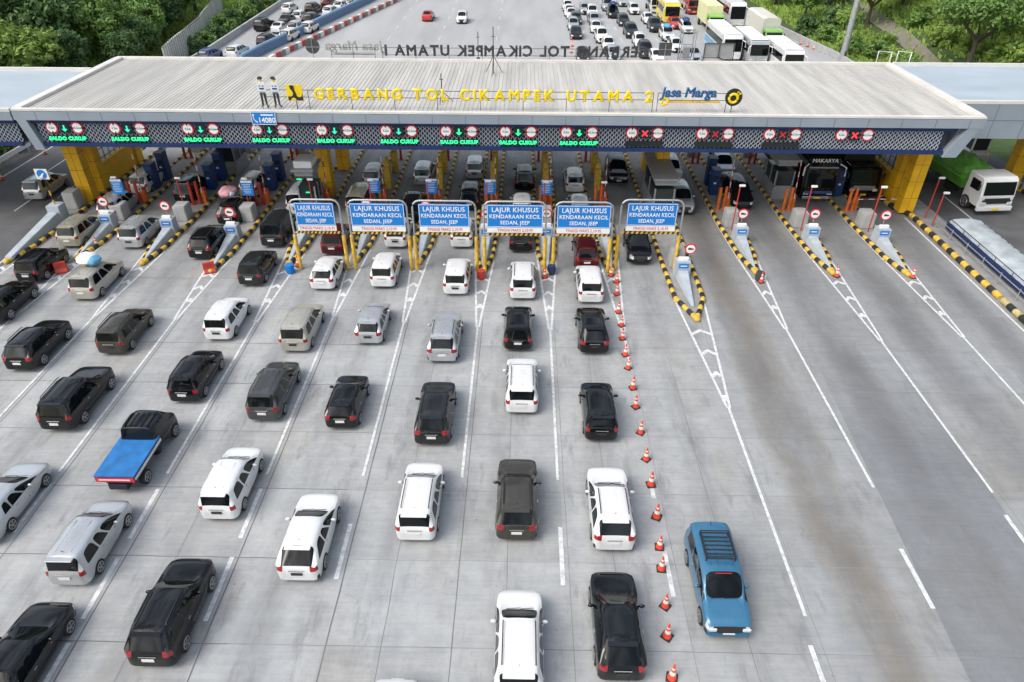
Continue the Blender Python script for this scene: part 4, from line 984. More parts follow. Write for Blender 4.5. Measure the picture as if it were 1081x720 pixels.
CARS = [
 ('sedan', 'silver', 6, 523, 'silver sedan cut off at the left edge of the plaza'),
 ('sedan', 'black', 22, 690, 'black sedan with glossy roof in the near left corner'),
 ('mpv', 'silver', 95, 564, 'silver minivan with bright red tail lamps near the left edge'),
 ('suv', 'black', 182, 637, 'large black wagon with dark roof nearest on the left'),
 ('mpv', 'white', 245, 502, 'white minivan beside the pickup with blue bed'),
 ('cross', 'white', 327, 559, 'white rounded crossover with red tail lamps between dashed lines'),
 ('mpvr', 'white', 444, 521, 'white minivan with black roof rails and dark rear window'),
 ('suv', 'brown_grey', 546, 519, 'dark brown grey wagon ahead of the nearest white wagon'),
 ('suv', 'white', 644, 529, 'white wagon with roof rails beside the row of cones'),
 ('mpvr', 'white', 548, 672, 'white wagon nearest in the centre with black roof rails'),
 ('cross', 'black', 651, 652, 'black car with dark glass roof nearest the cones'),
 ('sedan', 'white', 408, 784, 'white car whose front end only just enters the bottom edge'),
 ('offroad', 'black', 81, 413, 'large black off road car behind the pickup lane, far left'),
 ('mpv', 'black', 207, 390, 'black minivan with silver roof strips behind a white minivan'),
 ('innova', 'grey', 289, 405, 'dark grey minivan behind the beige minivan'),
 ('hatch', 'black', 367, 418, 'small black hatchback behind the two tone hatchback'),
 ('suv', 'charcoal', 460, 429, 'dark charcoal wagon with red tail lamps behind the silver wagon'),
 ('mpvr', 'white', 551, 400, 'white wagon with black rear panel in the middle lane'),
 ('mpv', 'black', 632, 427, 'black minivan with ribbed roof beside the cones'),
 ('suv', 'black', 40, 358, 'black wagon with light plate left of the grey brown minivan'),
 ('mpvr', 'brown_grey', 132, 343, 'grey brown minivan behind the wagon with roof luggage'),
 ('mpv', 'white', 240, 330, 'white minivan with red tail lamps, leftmost of the white ones'),
 ('innova', 'beige', 319, 339, 'pale beige minivan behind the small white hatchback'),
 ('hatch', 'silver', 394, 336, 'silver hatchback with black lower bumper'),
 ('suv', 'silver', 470, 350, 'silver grey wagon with tall red tail lamps'),
 ('mpv', 'black', 547, 340, 'black minivan behind the white minivan under the fourth gantry'),
 ('cross', 'black', 625, 343, 'black wagon next to the top of the cone row'),
 ('suv', 'black', 6, 313, 'black wagon cut by the left edge below the blue wedge'),
 ('mpv', 'black', 44, 274, 'black minivan beside the long pale blue wedge'),
 ('innova', 'beige', 102, 289, 'beige wagon carrying white and blue luggage on its roof'),
 ('suv', 'black', 221, 250, 'black wagon with open silver rails right of the wedge by the third signal'),
 ('mpv', 'charcoal', 272, 277, 'charcoal minivan left of the leftmost gantry'),
 ('hatch', 'white', 346, 283, 'small white hatchback under the leftmost gantry'),
 ('mpv', 'white', 408, 279, 'white minivan with dark plate under the second gantry'),
 ('mpv', 'white', 483, 286, 'white minivan under the third gantry'),
 ('mpvr', 'white', 552, 290, 'white minivan under the fourth gantry'),
 ('mpv', 'white', 622, 294, 'white minivan under the fifth gantry'),
 ('innova', 'olive', 86, 238, 'greenish silver minivan left of the second wedge'),
 ('innova', 'silver', 149, 239, 'silver minivan left of the wedge with the round sign'),
 ('innova', 'silver', 126, 212, 'silver minivan behind the small blue board by the left grille'),
 ('mpv', 'pearl', 156, 187, 'white minivan left of the first blue toll machines'),
 ('innova', 'black', 203, 194, 'black minivan with pale roof left of the dark windowed booth'),
 ('suv', 'black', 249, 217, 'black wagon with pink bundle on its roof'),
 ('van', 'charcoal', 294, 237, 'dark boxy minibus left of the leftmost blue lane sign'),
 ('van', 'white', 319, 206, 'white van beside the left central yellow column'),
 ('mpv', 'beige', 269, 190, 'pale car behind the blue machines of the fourth island'),
 ('mpv', 'maroon', 356, 247, 'dark red car behind the leftmost blue lane sign'),
 ('van', 'olive', 380, 208, 'beige boxy van behind the second info board'),
 ('mpv', 'white', 396, 181, 'white car under the roof ahead of the beige van'),
 ('mpv', 'white', 421, 240, 'white car half hidden behind the second blue lane sign'),
 ('mpv', 'white', 489, 240, 'white car half hidden behind the third blue lane sign'),
 ('offroad', 'black', 437, 213, 'black off road car between the first two central info boards'),
 ('mpv', 'silver', 448, 179, 'silver car under the roof ahead of the black off road car'),
 ('innova', 'black', 497, 202, 'black minivan with pale ribbed roof behind the third info board'),
 ('mpv', 'silver', 502, 173, 'silver car under the roof in the lane of the third gantry'),
 ('mpv', 'black', 550, 244, 'dark car half hidden behind the fourth blue lane sign'),
 ('innova', 'black', 554, 183, 'black minivan with roof rails under the eighth signal'),
 ('mpv', 'pearl', 551, 214, 'pale roofed car just above the fourth blue lane sign'),
 ('mpv', 'white', 606, 186, 'white minivan under the ninth signal'),
 ('mpv', 'silver', 611, 215, 'silver roofed car just above the fifth blue lane sign'),
 ('mpv', 'maroon', 618, 261, 'dark red minivan under the fifth blue lane sign'),
]
for c in CARS: place(*c)
def roofload(px, py, z, parts, lb):
    p = at(px, py, z); t = thing('roof_luggage', lb, 'luggage', p)
    for nm, mat, c, d in parts: mb = MB(); mb.ellipsoid(c, d, n=12, k=8, rough=.1, seed=len(nm)); mb.build(nm, M[mat], t, smooth=True)
roofload(97, 277, 1.72, (('white_bundle', 'bundle', (-.25, .1, .22), (.65, .7, .3)), ('blue_bundle', 'bundle_b', (.28, -.1, .2), (.35, .5, .25))), 'white and blue bundles tied on the beige wagon roof')
roofload(241, 206, 1.75, (('pink_bundle', 'pink', (0, 0, .28), (.62, .8, .36)), ('small_bundle', 'bundle', (.35, -.3, .25), (.25, .35, .22))), 'pink bundles piled on the black wagon roof')
OUT = 'cars leaving the toll gate towards the viewer'
b = place('boxy', 'blue', 757, 607, 'blue off road car with black roof rack facing the viewer', -1, 0, group=OUT, plate='plate_w')
# black roof rack
d = PROTO['boxy'][1]
mb = MB(); zz = d['H']+.10
for x in (-.55, .55): mb.tube([(x, -1.35, zz), (x, -.05, zz)], .03, 6); mb.tube([(x, -1.35, zz+.12), (x, -.05, zz+.12)], .025, 6)
for k in range(7): mb.tube([(-.58, -1.35+k*.216, zz), (.58, -1.35+k*.216, zz)], .028, 6)
for x in (-.55, .55):
    for y in (-1.35, -.05): mb.tube([(x, y, d['H']-.06), (x, y, zz+.12)], .025, 6)
for y in (-1.35, -.05): mb.tube([(-.55, y, zz+.12), (.55, y, zz+.12)], .025, 6)
mb.build('roof_rack', M['trim'], b)
mb = MB(); mb.box((0, d['y_wt']+.05, d['H']-.085), (.62, .02, .07), rx=R(-55)); mb.build('sun_strip', M['signred'], b)
for s in (-1, 1): mb = MB(); mb.box((s*.62, d['L']/2+.045, .70), (.30, .08, .14)); mb.build('lamp_lens', M['head'], b, bevel=.02)
mb = MB(); mb.box((0, d['L']/2+.05, .44), (1.5, .12, .13)); mb.build('front_bumper', PAINT['blue'], b, bevel=.03)
place('mpv', 'black', 673, 256, 'glossy black car under the rightmost blue lane sign facing the viewer', -1, group=OUT)
place('mpv', 'silver', 719, 207, 'silver car beside the flat roofed booth facing the viewer', -1, group=OUT)
place('mpv', 'white', 708, 176, 'white roofed car behind the right central yellow column facing the viewer', -1, group=OUT)
place('innova', 'charcoal', 651, 176, 'dark car under the tenth signal facing the viewer', -1, group=OUT)
place('innova', 'silver', 762, 171, 'silver car beyond the blue machines of the twelfth island', -1, group=OUT)
place('innova', 'black', 779, 201, 'black minivan beside the blue machines facing the viewer', -1, group=OUT)
place('innova', 'silver', 48, 192, 'silver minivan with open tailgate on the left side road', 1, group='cars on the left side road')
place('mpv', 'silver', 20, 160, 'pale car far back on the left side road by the dark trees', 1, group='cars on the left side road') if 0 else None
# pickup with a blue tarp bed
q = at(148, 470, .8); t = thing('pickup_truck', 'small black pickup with flat blue covered bed', 'pickup truck', (q.x, q.y, 0))
ev, d = car_meshes('mpv', L=2.15, W=1.62, H=1.72, belt=1.05, hood=.98, cowl=1.08, y_cowl=.72, y_wt=.30, y_rr=-.88, ro=.55, fo=.55, square=.8, dpillar=False, tumble=.84)
for nm, me in split(ev):
    if nm == 'tail_lamp': continue
    o = link(nm if nm != 'body' else 'cab', me, t, (0, 1.0, .04))
    if nm == 'body': me.materials[0] = PAINT['black']
mb = MB(); mb.box((0, -.95, .93), (1.66, 2.45, .34), 0); mb.box((0, -.95, .5), (.8, 2.5, .3), 1); mb.build('cargo_bed', [M['navy'], M['trim']], t, bevel=.02)
mb = MB(); mb.box((0, -.95, 1.115), (1.7, 2.5, .05)); mb.build('blue_cover', M['tarp_blue'], t, bevel=.015)
mb = MB(); mb.box((0, -2.19, .93), (1.62, .04, .22)); mb.build('tailgate', M['signred'], t)
mb = MB(); mb.box((.84, -.95, .95), (.03, 2.4, .12)); mb.box((0, -2.22, .95), (1.3, .02, .05)); mb.build('pale_stripe', M['refl'], t)
mb = MB()
for k in range(5): mb.box((-.5+k*.25, .62, 1.745), (.05, .9, .03))
mb.build('roof_rib', PAINT['black'], t)
for y in (-1.4, 1.5):
    for s in (1, -1):
        o = link('wheel', WT, t, (s*.72, y, .33)); link('rim', WR, o)
        if s < 0: o.rotation_euler.z = math.pi

# ------------------------------------------------------------------ trucks and buses
def wheels(t, xs_, ys_, r=.48):
    k = r/.37
    for y in ys_:
        for x in xs_:
            o = link('wheel', WTd, t, (x, y, r)); o.scale = (k*1.1, k, k); link('rim', WR2, o)
            if x < 0: o.rotation_euler.z = math.pi
FRONT = {}
def bus(px, py, lb, L=11, W=2.5, H=3.4, body='white', side=None, roofc=None, front='glass', top_text=None, rot=0., face=-1, name='coach_bus', stripe=None, gp_=None, front_px=None):
    q = at(px, py, H*.5) if not front_px else at(*front_px, .3)+Vector((0, L/2, 0)); t = thing(name, lb, 'bus', (q.x, q.y, 0), math.pi*(face < 0)+R(rot), gp_ or 'buses')
    mb = MB(); mb.prism([(-L/2, .35), (L/2, .35), (L/2+.05, 1.3), (L/2-.15, H-.35), (L/2-.5, H), (-L/2+.15, H), (-L/2, H-.2)], -W/2, W/2, 'x'); mb.build('body', PAINT[body], t, bevel=.12, segs=3)
    for s in (1, -1): mb = MB(); mb.box((s*(W/2+.005), -.2, H*.64), (.03, L-1.3, H*.27)); mb.build('side_window', M['glass'], t)
    mb = MB(); mb.prism([(L/2+.055, 1.3), (L/2+.03, 1.3), (L/2-.16, H-.5), (L/2-.125, H-.5)], -W/2+.12, W/2-.12, 'x'); mb.build('windscreen', M['glass'], t)
    mb = MB(); mb.box((0, -L*.1, H+.1), (1.5, 2.6, .22)); mb.build('roof_unit', M['bundle'], t, bevel=.06)
    if roofc: mb = MB(); mb.box((0, 0, H+.012), (W-.3, L-.9, .02)); mb.build('roof_panel', M[roofc], t)
    if side:
        for s in (1, -1): mb = MB(); mb.box((s*(W/2+.008), -.2, 1.05), (.03, L-1.0, .9)); mb.build('side_panel', PAINT[side], t)
    if stripe:
        for s in (1, -1): mb = MB(); mb.prism([(-L/2+1, .8), (-L/2+3, .8), (L/2-2, 2.9), (L/2-3.2, 2.9)], s*(W/2)+.02*s, s*(W/2)+.03*s, 'x'); mb.build('side_stripe', PAINT[stripe], t)
    for s in (1, -1):
        mb = MB(); mb.box((s*.9, L/2+.03, .85), (.4, .08, .2)); mb.build('head_lamp', M['head'], t, bevel=.03)
        mb = MB(); mb.tube([(s*(W/2-.1), L/2-.1, H-.6), (s*(W/2+.25), L/2+.25, H-.75), (s*(W/2+.27), L/2+.27, H-1.4)], .06, 6); mb.build('mirror', M['refl'], t)
    mb = MB(); mb.box((0, L/2+.04, .5), (W-.3, .12, .22)); mb.build('bumper', M['chrome'] if body == 'black' else PAINT[body], t, bevel=.03)
    mb = MB(); mb.box((0, L/2+.11, .52), (.5, .02, .14)); mb.build('number_plate', M['letter'], t)
    if top_text:
        o = put_text('lettering', text_mesh(top_text, .42, M['signwhite'], .004, .008), t, (0, L/2-.1, H-.36)); o.rotation_euler = (math.pi/2, 0, math.pi)
        mb = MB(); mb.box((0, L/2+.06, .95), (W-.5, .06, .2)); mb.build('blue_grille', PAINT['navyblue'], t)
        mb = MB(); mb.box((0, L/2-.02, H-.85), (W-.4, .06, .1)); mb.build('sun_band', M['steel'], t)
    wheels(t, (W/2-.14, -W/2+.14), (-L/2+2.6, L/2-2.2), .47); return t
bus(866, 176, 'black tour bus with white name above the windscreen leaving the gate', L=10, W=2.6, H=3.75, body='black', top_text='MAKARYA', front_px=(861, 211))
def truck(px, py, lb, cab='white', load='box', loadmat='cream', L=8., W=2.3, H=3.2, name='cargo_truck', rot=0., face=-1, grille='trim', front_px=None):
    q = at(px, py, H*.45) if not front_px else at(*front_px, .3)+Vector((0, L/2, 0)); t = thing(name, lb, 'truck', (q.x, q.y, 0), math.pi*(face < 0)+R(rot), 'trucks')
    f = L/2; ch = min(2.55, H)
    mb = MB(); mb.prism([(f-1.75, .55), (f, .55), (f+.03, 1.3), (f-.18, ch-.12), (f-.4, ch), (f-1.75, ch)], -W/2+.05, W/2-.05, 'x'); mb.build('cab', PAINT[cab], t, bevel=.07, segs=3)
    mb = MB(); mb.prism([(f+.035, 1.38), (f+.0, 1.38), (f-.17, ch-.28), (f-.135, ch-.28)], -W/2+.18, W/2-.18, 'x'); mb.build('windscreen', M['glass'], t)
    for s in (1, -1):
        mb = MB(); mb.box((s*(W/2-.045), f-.85, 1.85), (.03, .85, .65)); mb.build('side_window', M['glass'], t)
        mb = MB(); mb.box((s*(W/2-.32), f+.06, .84), (.36, .14, .2)); mb.build('head_lamp', M['head'], t, bevel=.02)
        mb = MB(); mb.box((s*(W/2+.18), f-.15, 1.9), (.12, .1, .42)); mb.build('mirror', M['trim'], t, bevel=.02)
    mb = MB(); mb.box((0, f+.02, 1.0), (W-.75, .14, .36)); mb.box((0, f+.02, 1.0), (W-.5, .11, .12)); mb.build('grille', M[grille], t)
    mb = MB(); mb.box((0, f+.05, .5), (W-.06, .25, .32)); mb.build('bumper', PAINT[cab], t, bevel=.04)
    mb = MB(); mb.box((0, f+.19, .5), (.45, .02, .13)); mb.build('number_plate', M['letter'], t)
    mb = MB(); mb.box((0, -.6, .78), (.9, L-.9, .28)); mb.box((.75, .8, .65), (.5, 1.0, .45)); mb.box((-.75, .8, .65), (.5, 1.0, .45)); mb.build('chassis', M['trim'], t, bevel=.02)
    bl = L-2.0; yc = -f+bl/2
    if load == 'box': mb = MB(); mb.box((0, yc, (H+1)/2), (W+.05, bl, H-1.0)); mb.build('cargo_box', M[loadmat], t, bevel=.03)
    elif load == 'canvas':
        mb = MB(); mb.prism([(-W/2, 1.0), (W/2, 1.0), (W/2, H-.18), (W*.3, H), (-W*.3, H), (-W/2, H-.18)], yc-bl/2, yc+bl/2, 'y'); mb.build('canvas_cover', M[loadmat], t, bevel=.02)
        mb = MB()
        for s in (1, -1): mb.box((s*(W/2+.02), yc, 1.25), (.05, bl, .5))
        mb.build('side_board', M['greyc'], t)
    else:
        mb = MB(); mb.prism([(-W/2+.2, 1.0), (W/2-.2, 1.0), (W/2+.05, 1.95), (-W/2-.05, 1.95)], yc-bl/2, yc+bl/2-.2, 'y'); mb.build('tipper_body', M[loadmat], t, bevel=.03)
        n = 10; rr = random.Random(5); vs = []; fs = []
        for a in range(n+1):
            for b in range(n+1):
                u, v = a/n, b/n; k = (math.sin(math.pi*u)**.6)*(math.sin(math.pi*v)**.5)
                vs.append(((u-.5)*(W+.22), yc-bl/2-.05+v*(bl-.1), 1.75+.85*k+rr.uniform(-.13, .13)*(k > .1)+(.25 if v > .6 else 0)*k))
        for a in range(n):
            for b in range(n): fs.append((a*(n+1)+b, (a+1)*(n+1)+b, (a+1)*(n+1)+b+1, a*(n+1)+b+1))
        mb = MB(); mb.add(vs, fs); mb.build('tarpaulin', M['tarp_green'], t)
    wheels(t, (W/2-.16, -W/2+.16), (f-1.25, -f+1.0, -f+2.15) if load == 'tip' else (f-1.25, -f+1.3), .47); return t
truck(1010, 186, 'white truck with green tarpaulin over its load on the right road', 'white', 'tip', 'tarp_green', L=8.6, W=2.45, H=2.5, name='dump_truck', rot=5).scale = (1.14, 1.14, 1.14)
truck(903, 178, 'dark truck behind the lowered barrier in the last lane', 'black', 'canvas', 'trim', L=8, W=2.4, H=3.1, grille='chrome', front_px=(909, 207))

# ------------------------------------------------------------------ right-hand border: kerb, shelter strip, railing
t = thing('border_kerb', 'long black and yellow kerb along the right edge of the plaza', 'kerb')
mb = MB(); kerb_tube(mb, [(29.25, 2, .16), (29.25, 36, .16)], .2, .62, 0, 1); mb.build('faded_kerb', [M['yel_old'], M['blk']], t, smooth=True)
mb = MB(); kerb_tube(mb, [(29.25, 36.3, .16), (29.25, 48.2, .16), (28.4, 50, .16), (28.4, 70, .16)], .2, .62, 0, 1); mb.build('bright_kerb', [M['yel'], M['blk']], t, smooth=True)
mb = MB(); mb.prism([(29.25, 2), (30.9, 2), (31.3, 48), (30.6, 70), (28.45, 70), (28.45, 50), (29.25, 48.2)], 0, .15, 'z'); mb.build('verge_slab', M['deck'], t)
for x, y, h, lb in ((30.0, 47.6, 3.2, 'tall thin red pole with white head by the right kerb'), (29.9, 46.3, 2.6, 'shorter thin red pole by the right kerb')): redpole(x, y, h, lb)
t = thing('pipe_railing', 'low steel railing beside the shelter strip on the right', 'railing')
mb = MB()
for z in (.45, .85): mb.tube([(30.0, 10, z), (30.0, 46, z)], .03, 6)
mb.build('rail', M['galv'], t)
for k in range(19): mb = MB(); mb.tube([(30.0, 10+2*k, .1), (30.0, 10+2*k, .95)], .035, 6); mb.build('post', M['galv'], t)
t = thing('walkway_shelter', 'long low white ribbed shelter roof with navy edge on the right', 'shelter', (31.75, -1.7, -.5))
mb = MB(); y0, y1 = 10, 47.5; n = 52
for k in range(n):
    a = y0+(y1-y0)*k/n; b = y0+(y1-y0)*(k+1)/n; ring = [(-1.15, 1.22), (-.85, 1.42), (-.3, 1.5), (.3, 1.5), (.85, 1.42), (1.15, 1.22)]; m_ = (a+b)/2
    A = [(x, a, z) for x, z in ring]; B = [(x*1.03, m_, z+.11) for x, z in ring]; C_ = [(x, b, z) for x, z in ring]
    mb.add(A+B+C_, [(i, i+1, 7+i, 6+i) for i in range(5)]+[(6+i, 7+i, 13+i, 12+i) for i in range(5)])
mb.build('ribbed_roof', M['shade'], t, smooth=True)
mb = MB(); mb.box((-1.18, 28.75, 1.05), (.08, 37.4, .5)); mb.box((1.18, 28.75, 1.05), (.08, 37.4, .5)); mb.build('navy_edge', M['navy'], t)
mb = MB(); mb.tube([(-1.26, 10, 1.62), (-1.26, 47.4, 1.62)], .03, 6)
for k in range(20): mb.tube([(-1.26, 10.2+k*1.95, 1.1), (-1.26, 10.2+k*1.95, 1.63)], .025, 6)
mb.build('hand_rail', M['darksteel'], t)
for k in range(13):
    for s in (-1, 1): mb = MB(); mb.box((s*.95, 10.5+k*3.06, .85), (.12, .12, .7)); mb.build('post', M['galv'], t)
# right toll point far under the wing
t = thing('toll_island', 'short island with yellow kerb under the right wing behind the green truck', 'toll island', (39.6, 62, 0))
mb = MB(); kerb_tube(mb, [(-2.2, -1.0, .16), (-.6, -4.6, .16), (1.0, -9.5, .16)], .2, .6); mb.build('striped_kerb', [M['yel'], M['blk']], t, smooth=True)
mb = MB(); mb.prism([(-2.2, -1), (-.6, -4.6), (1, -9.5), (2.2, -9.5), (.9, -1)], 0, .15, 'z'); mb.build('deck', M['greyc'], t)
bt = booth(39.9, 60.6, 'white walled booth with dark windows under the right wing', base='signwhite', h=2.8); bumper(39.2, 58.0, 'dark block on the island under the right wing', 1.3)
mb = MB(); mb.box((-.2, -1.9, .6), (1.1, .7, 1.0)); mb.build('yellow_panel', M['ycol'], bt)
# left side road border
t = thing('guard_rail', 'white barrier rail by the dark trees at the far left', 'guard rail')
mb = MB(); mb.box((-44.6, 58.5, .75), (.15, 8.5, .4)); mb.build('beam', M['signwhite'], t)
for k in range(5): mb = MB(); mb.box((-44.7, 55+k*1.7, .4), (.14, .14, .8)); mb.build('post', M['galv'], t)
t = thing('border_kerb', 'yellow and black kerb at the far left under the wing', 'kerb')
mb = MB(); kerb_tube(mb, [(-44.9, 47, .14), (-44.9, 56, .14)], .18, .6); mb.build('striped_kerb', [M['yel'], M['blk']], t, smooth=True)

# ------------------------------------------------------------------ far plaza: barriers, walls, mast
def rail_line(pts, lb, name, mats, h, w_, cat, stripe=False):
    t = thing(name, lb, cat); mb = MB()
    for a, b in zip(pts[:-1], pts[1:]):
        a, b = Vector((*a, 0)), Vector((*b, 0)); n = max(1, int((b-a).length/1.2)); ang = math.atan2(b.y-a.y, b.x-a.x)
        for k in range(n):
            c = a+(b-a)*(k+.5)/n; mb.box((c.x, c.y, h/2), ((b-a).length/n-.015, w_, h), (k % len(mats)) if stripe else 0, rz=ang)
    mb.build('barrier_wall', mats, t); return t
t = rail_line([(-36.2, 92), (-35.6, 98.5), (-28.3, 142), (-23, 175)], 'blue topped barrier wall between the left queue and the empty lanes', 'median_barrier', [M['wallrail']], 1.0, .4, 'barrier')
mb = MB()
for a, b in (((-36.2, 92), (-35.6, 98.5)), ((-35.6, 98.5), (-28.3, 142)), ((-28.3, 142), (-23, 175))):
    mb.tube([(a[0], a[1], 1.15), (b[0], b[1], 1.15)], .22, 8)
mb.build('top_rail', pm('pale_blue_rail', (.22, .38, .58), .5), t, smooth=True)
rail_line([(-33.2, 94), (-32.6, 98.5), (-23.6, 142), (-18, 175)], 'red and white kerb blocks along the empty lanes', 'kerb_barrier', [M['refl'], M['red'], M['deck']], .7, .45, 'barrier', True)
rail_line([(-43.2, 76), (-42.8, 98), (-44, 137), (-45, 180)], 'pale concrete edge wall of the left far road', 'edge_barrier', [M['greyc']], .9, .35, 'barrier')
rail_line([(42.3, 74), (41.9, 98), (39.3, 118), (34.5, 150)], 'pale concrete edge wall of the right far road', 'edge_barrier', [M['greyc']], .9, .35, 'barrier')
for k in range(6): cone(845+k*7, 47+k*2.6, 'orange marker by the right far edge wall, %s from the near end' % NUM[5-k], g='orange markers by the far right edge wall')
for k in range(8): cone(603+(k % 2)+k*.2, 56-k*7, 'orange marker at the edge of the far queue, %s along the line' % NUM[k], g='orange markers along the far queue')
t = thing('screen_wall', 'tall corrugated pale wall below the left trees', 'wall'); mb = MB()
P0, P1, P2 = Vector((-43.95, 88)), Vector((-47, 107)), Vector((-52.5, 130))
for a, b in ((P0, P1), (P1, P2)):
    n = int((b-a).length/.45)
    for k in range(n):
        c = a+(b-a)*(k+.5)/n; ang = math.atan2((b-a).y, (b-a).x); mb.box((c.x+(.06 if k % 2 else -.06), c.y, 1.45), ((b-a).length/n*1.02, .08 if k % 2 else .1, 3.1+.25*math.sin(k*.13)), 0, rz=ang)
mb.build('corrugated_panel', M['corr'], t)
mb = MB(); mb.tube([(-43.95, 88, 3.0), (-47, 107, 3.0), (-52.5, 130, 3.0)], .09, 6); mb.build('cap_rail', M['deck'], t)
for (px, py, h, lb) in ((888, 66, 24, 'tall grey lamp mast leaning up out of the frame on the right'),):
    q = at(px, py); t = thing('light_mast', lb, 'lamp mast', q)
    mb = MB(); mb.tube([(0, 0, 0), (0, 0, h)], [.42, .22], 14); mb.build('pole', M['galv'], t, smooth=True)
    mb = MB(); mb.box((0, 0, h), (2.4, .5, .25)); mb.build('lamp_head', M['darksteel'], t, bevel=.03)
    mb = MB(); mb.box((.1, -.42, 1.2), (.3, .12, .5)); mb.build('control_box', M['darksteel'], t)
# handrails behind the right roof
t = thing('roof_handrail', 'small white handrail loops behind the right roof edge', 'railing'); mb = MB()
for x in (29.0, 30.6): mb.tube([(x, 60.0, 6.2), (x, 60.0, 9.2), (x+1.1, 60.0, 9.1), (x+1.1, 60.0, 6.2)], .05, 6)
mb.build('loop', M['signwhite'], t); mb = MB(); mb.box((30.3, 60.2, 3.1), (3.4, .8, 6.2)); mb.build('base', M['greyc'], t)

# far cars: one mesh each (too small to show parts)
FAR = {}
for k, a in (('car', dict(kind='mpv', L=4.2, W=1.72, H=1.6, belt=1.0, hood=.86, cowl=1.02, y_cowl=1.0, y_wt=.25, y_rr=-1.75)), ('saloon', dict(kind='sedan', L=4.4, W=1.74, H=1.48, belt=.95, hood=.82, cowl=.98, y_cowl=.95, y_wt=.12, y_rr=-1.1, sedan=True, ro=.95)), ('wagon', dict(kind='suv', L=4.5, W=1.82, H=1.8, belt=1.08, hood=.98, cowl=1.13, y_cowl=.85, y_wt=.15, y_rr=-1.9, wr=.37, ro=.9))):
    ev, d = car_meshes(lvl=1, **a); bm = bmesh.new(); bm.from_mesh(ev)
    for y in (d['yr'], d['yf']):
        for s in (1, -1):
            r = bmesh.ops.create_cone(bm, cap_ends=True, segments=14, radius1=d['wr'], radius2=d['wr'], depth=.2, matrix=Matrix.Translation((s*(d['hw']-.1), y, d['wr'])) @ Matrix.Rotation(math.pi/2, 4, 'Y'))
            for v in r['verts']:
                for f in v.link_faces: f.material_index = 7
    for f in bm.faces: f.smooth = True
    me = bpy.data.meshes.new('far_car'); bm.to_mesh(me); bm.free()
    for m in MM()+[M['tyre']]: me.materials.append(m)
    FAR[k] = (me, d)
def far(kind, p, px, py, lb, face, grp, rot=0.):
    me, d = FAR[kind]; q = at(px, py, d['H']*.45); o = link('queuing_car', me, None, (q.x, q.y, 0), (0 if face > 0 else math.pi)+R(rot))
    o.material_slots[0].link = 'OBJECT'; o.material_slots[0].material = PAINT[p]; tag(o, lb, 'car', grp); return o
G1, G2 = 'cars queuing beyond the gate at the upper left', 'cars queuing beyond the gate facing the viewer'
for kind, p, px, py, lb in (
 ('car', 'navyblue', 222, 57, 'blue and white car at the foot of the corrugated wall'), ('car', 'white', 251, 53, 'white car just above the roof edge at the upper left'), ('wagon', 'charcoal', 279, 25, 'dark car left of a white car on the far left road'),
 ('saloon', 'white', 296, 28, 'white saloon right of the dark car on the far left road'), ('wagon', 'black', 283, 42, 'black car closest to the blue barrier end'), ('car', 'pearl', 306, 8, 'white and yellow van alone by the far edge wall'),
 ('saloon', 'charcoal', 304, 20, 'small dark green car between white cars at the upper left'), ('car', 'white', 317, 16, 'white car beside a dark wagon in the upper left queue'), ('wagon', 'black', 331, 8, 'black wagon far up the left queue'),
 ('wagon', 'charcoal', 330, 19, 'dark grey wagon close to the blue barrier'), ('car', 'white', 349, 11, 'white car with dark windows far up the left queue'), ('car', 'maroon', 347, 2, 'dark red car at the top edge of the left queue'),
 ('car', 'white', 360, 5, 'white car against the blue barrier near the top edge'), ('car', 'white', 374, 3, 'white car rightmost at the top edge of the left queue'), ('wagon', 'silver', 314, 28, 'silver car pressed close behind the blue barrier'),
 ('car', 'white', 327, 28, 'white car half hidden by the blue barrier'), ('car', 'white', 306, 36, 'white roof peeking over the blue barrier')):
    far(kind, p, px, py, lb, 1, G1, random.uniform(-7, -3))
far('saloon', 'red', 452, 16, 'red car alone on the empty far lanes', 1, 'cars on the empty far lanes'); far('car', 'white', 488, 18, 'white car alone right of the red car on the far lanes', -1, 'cars on the empty far lanes')
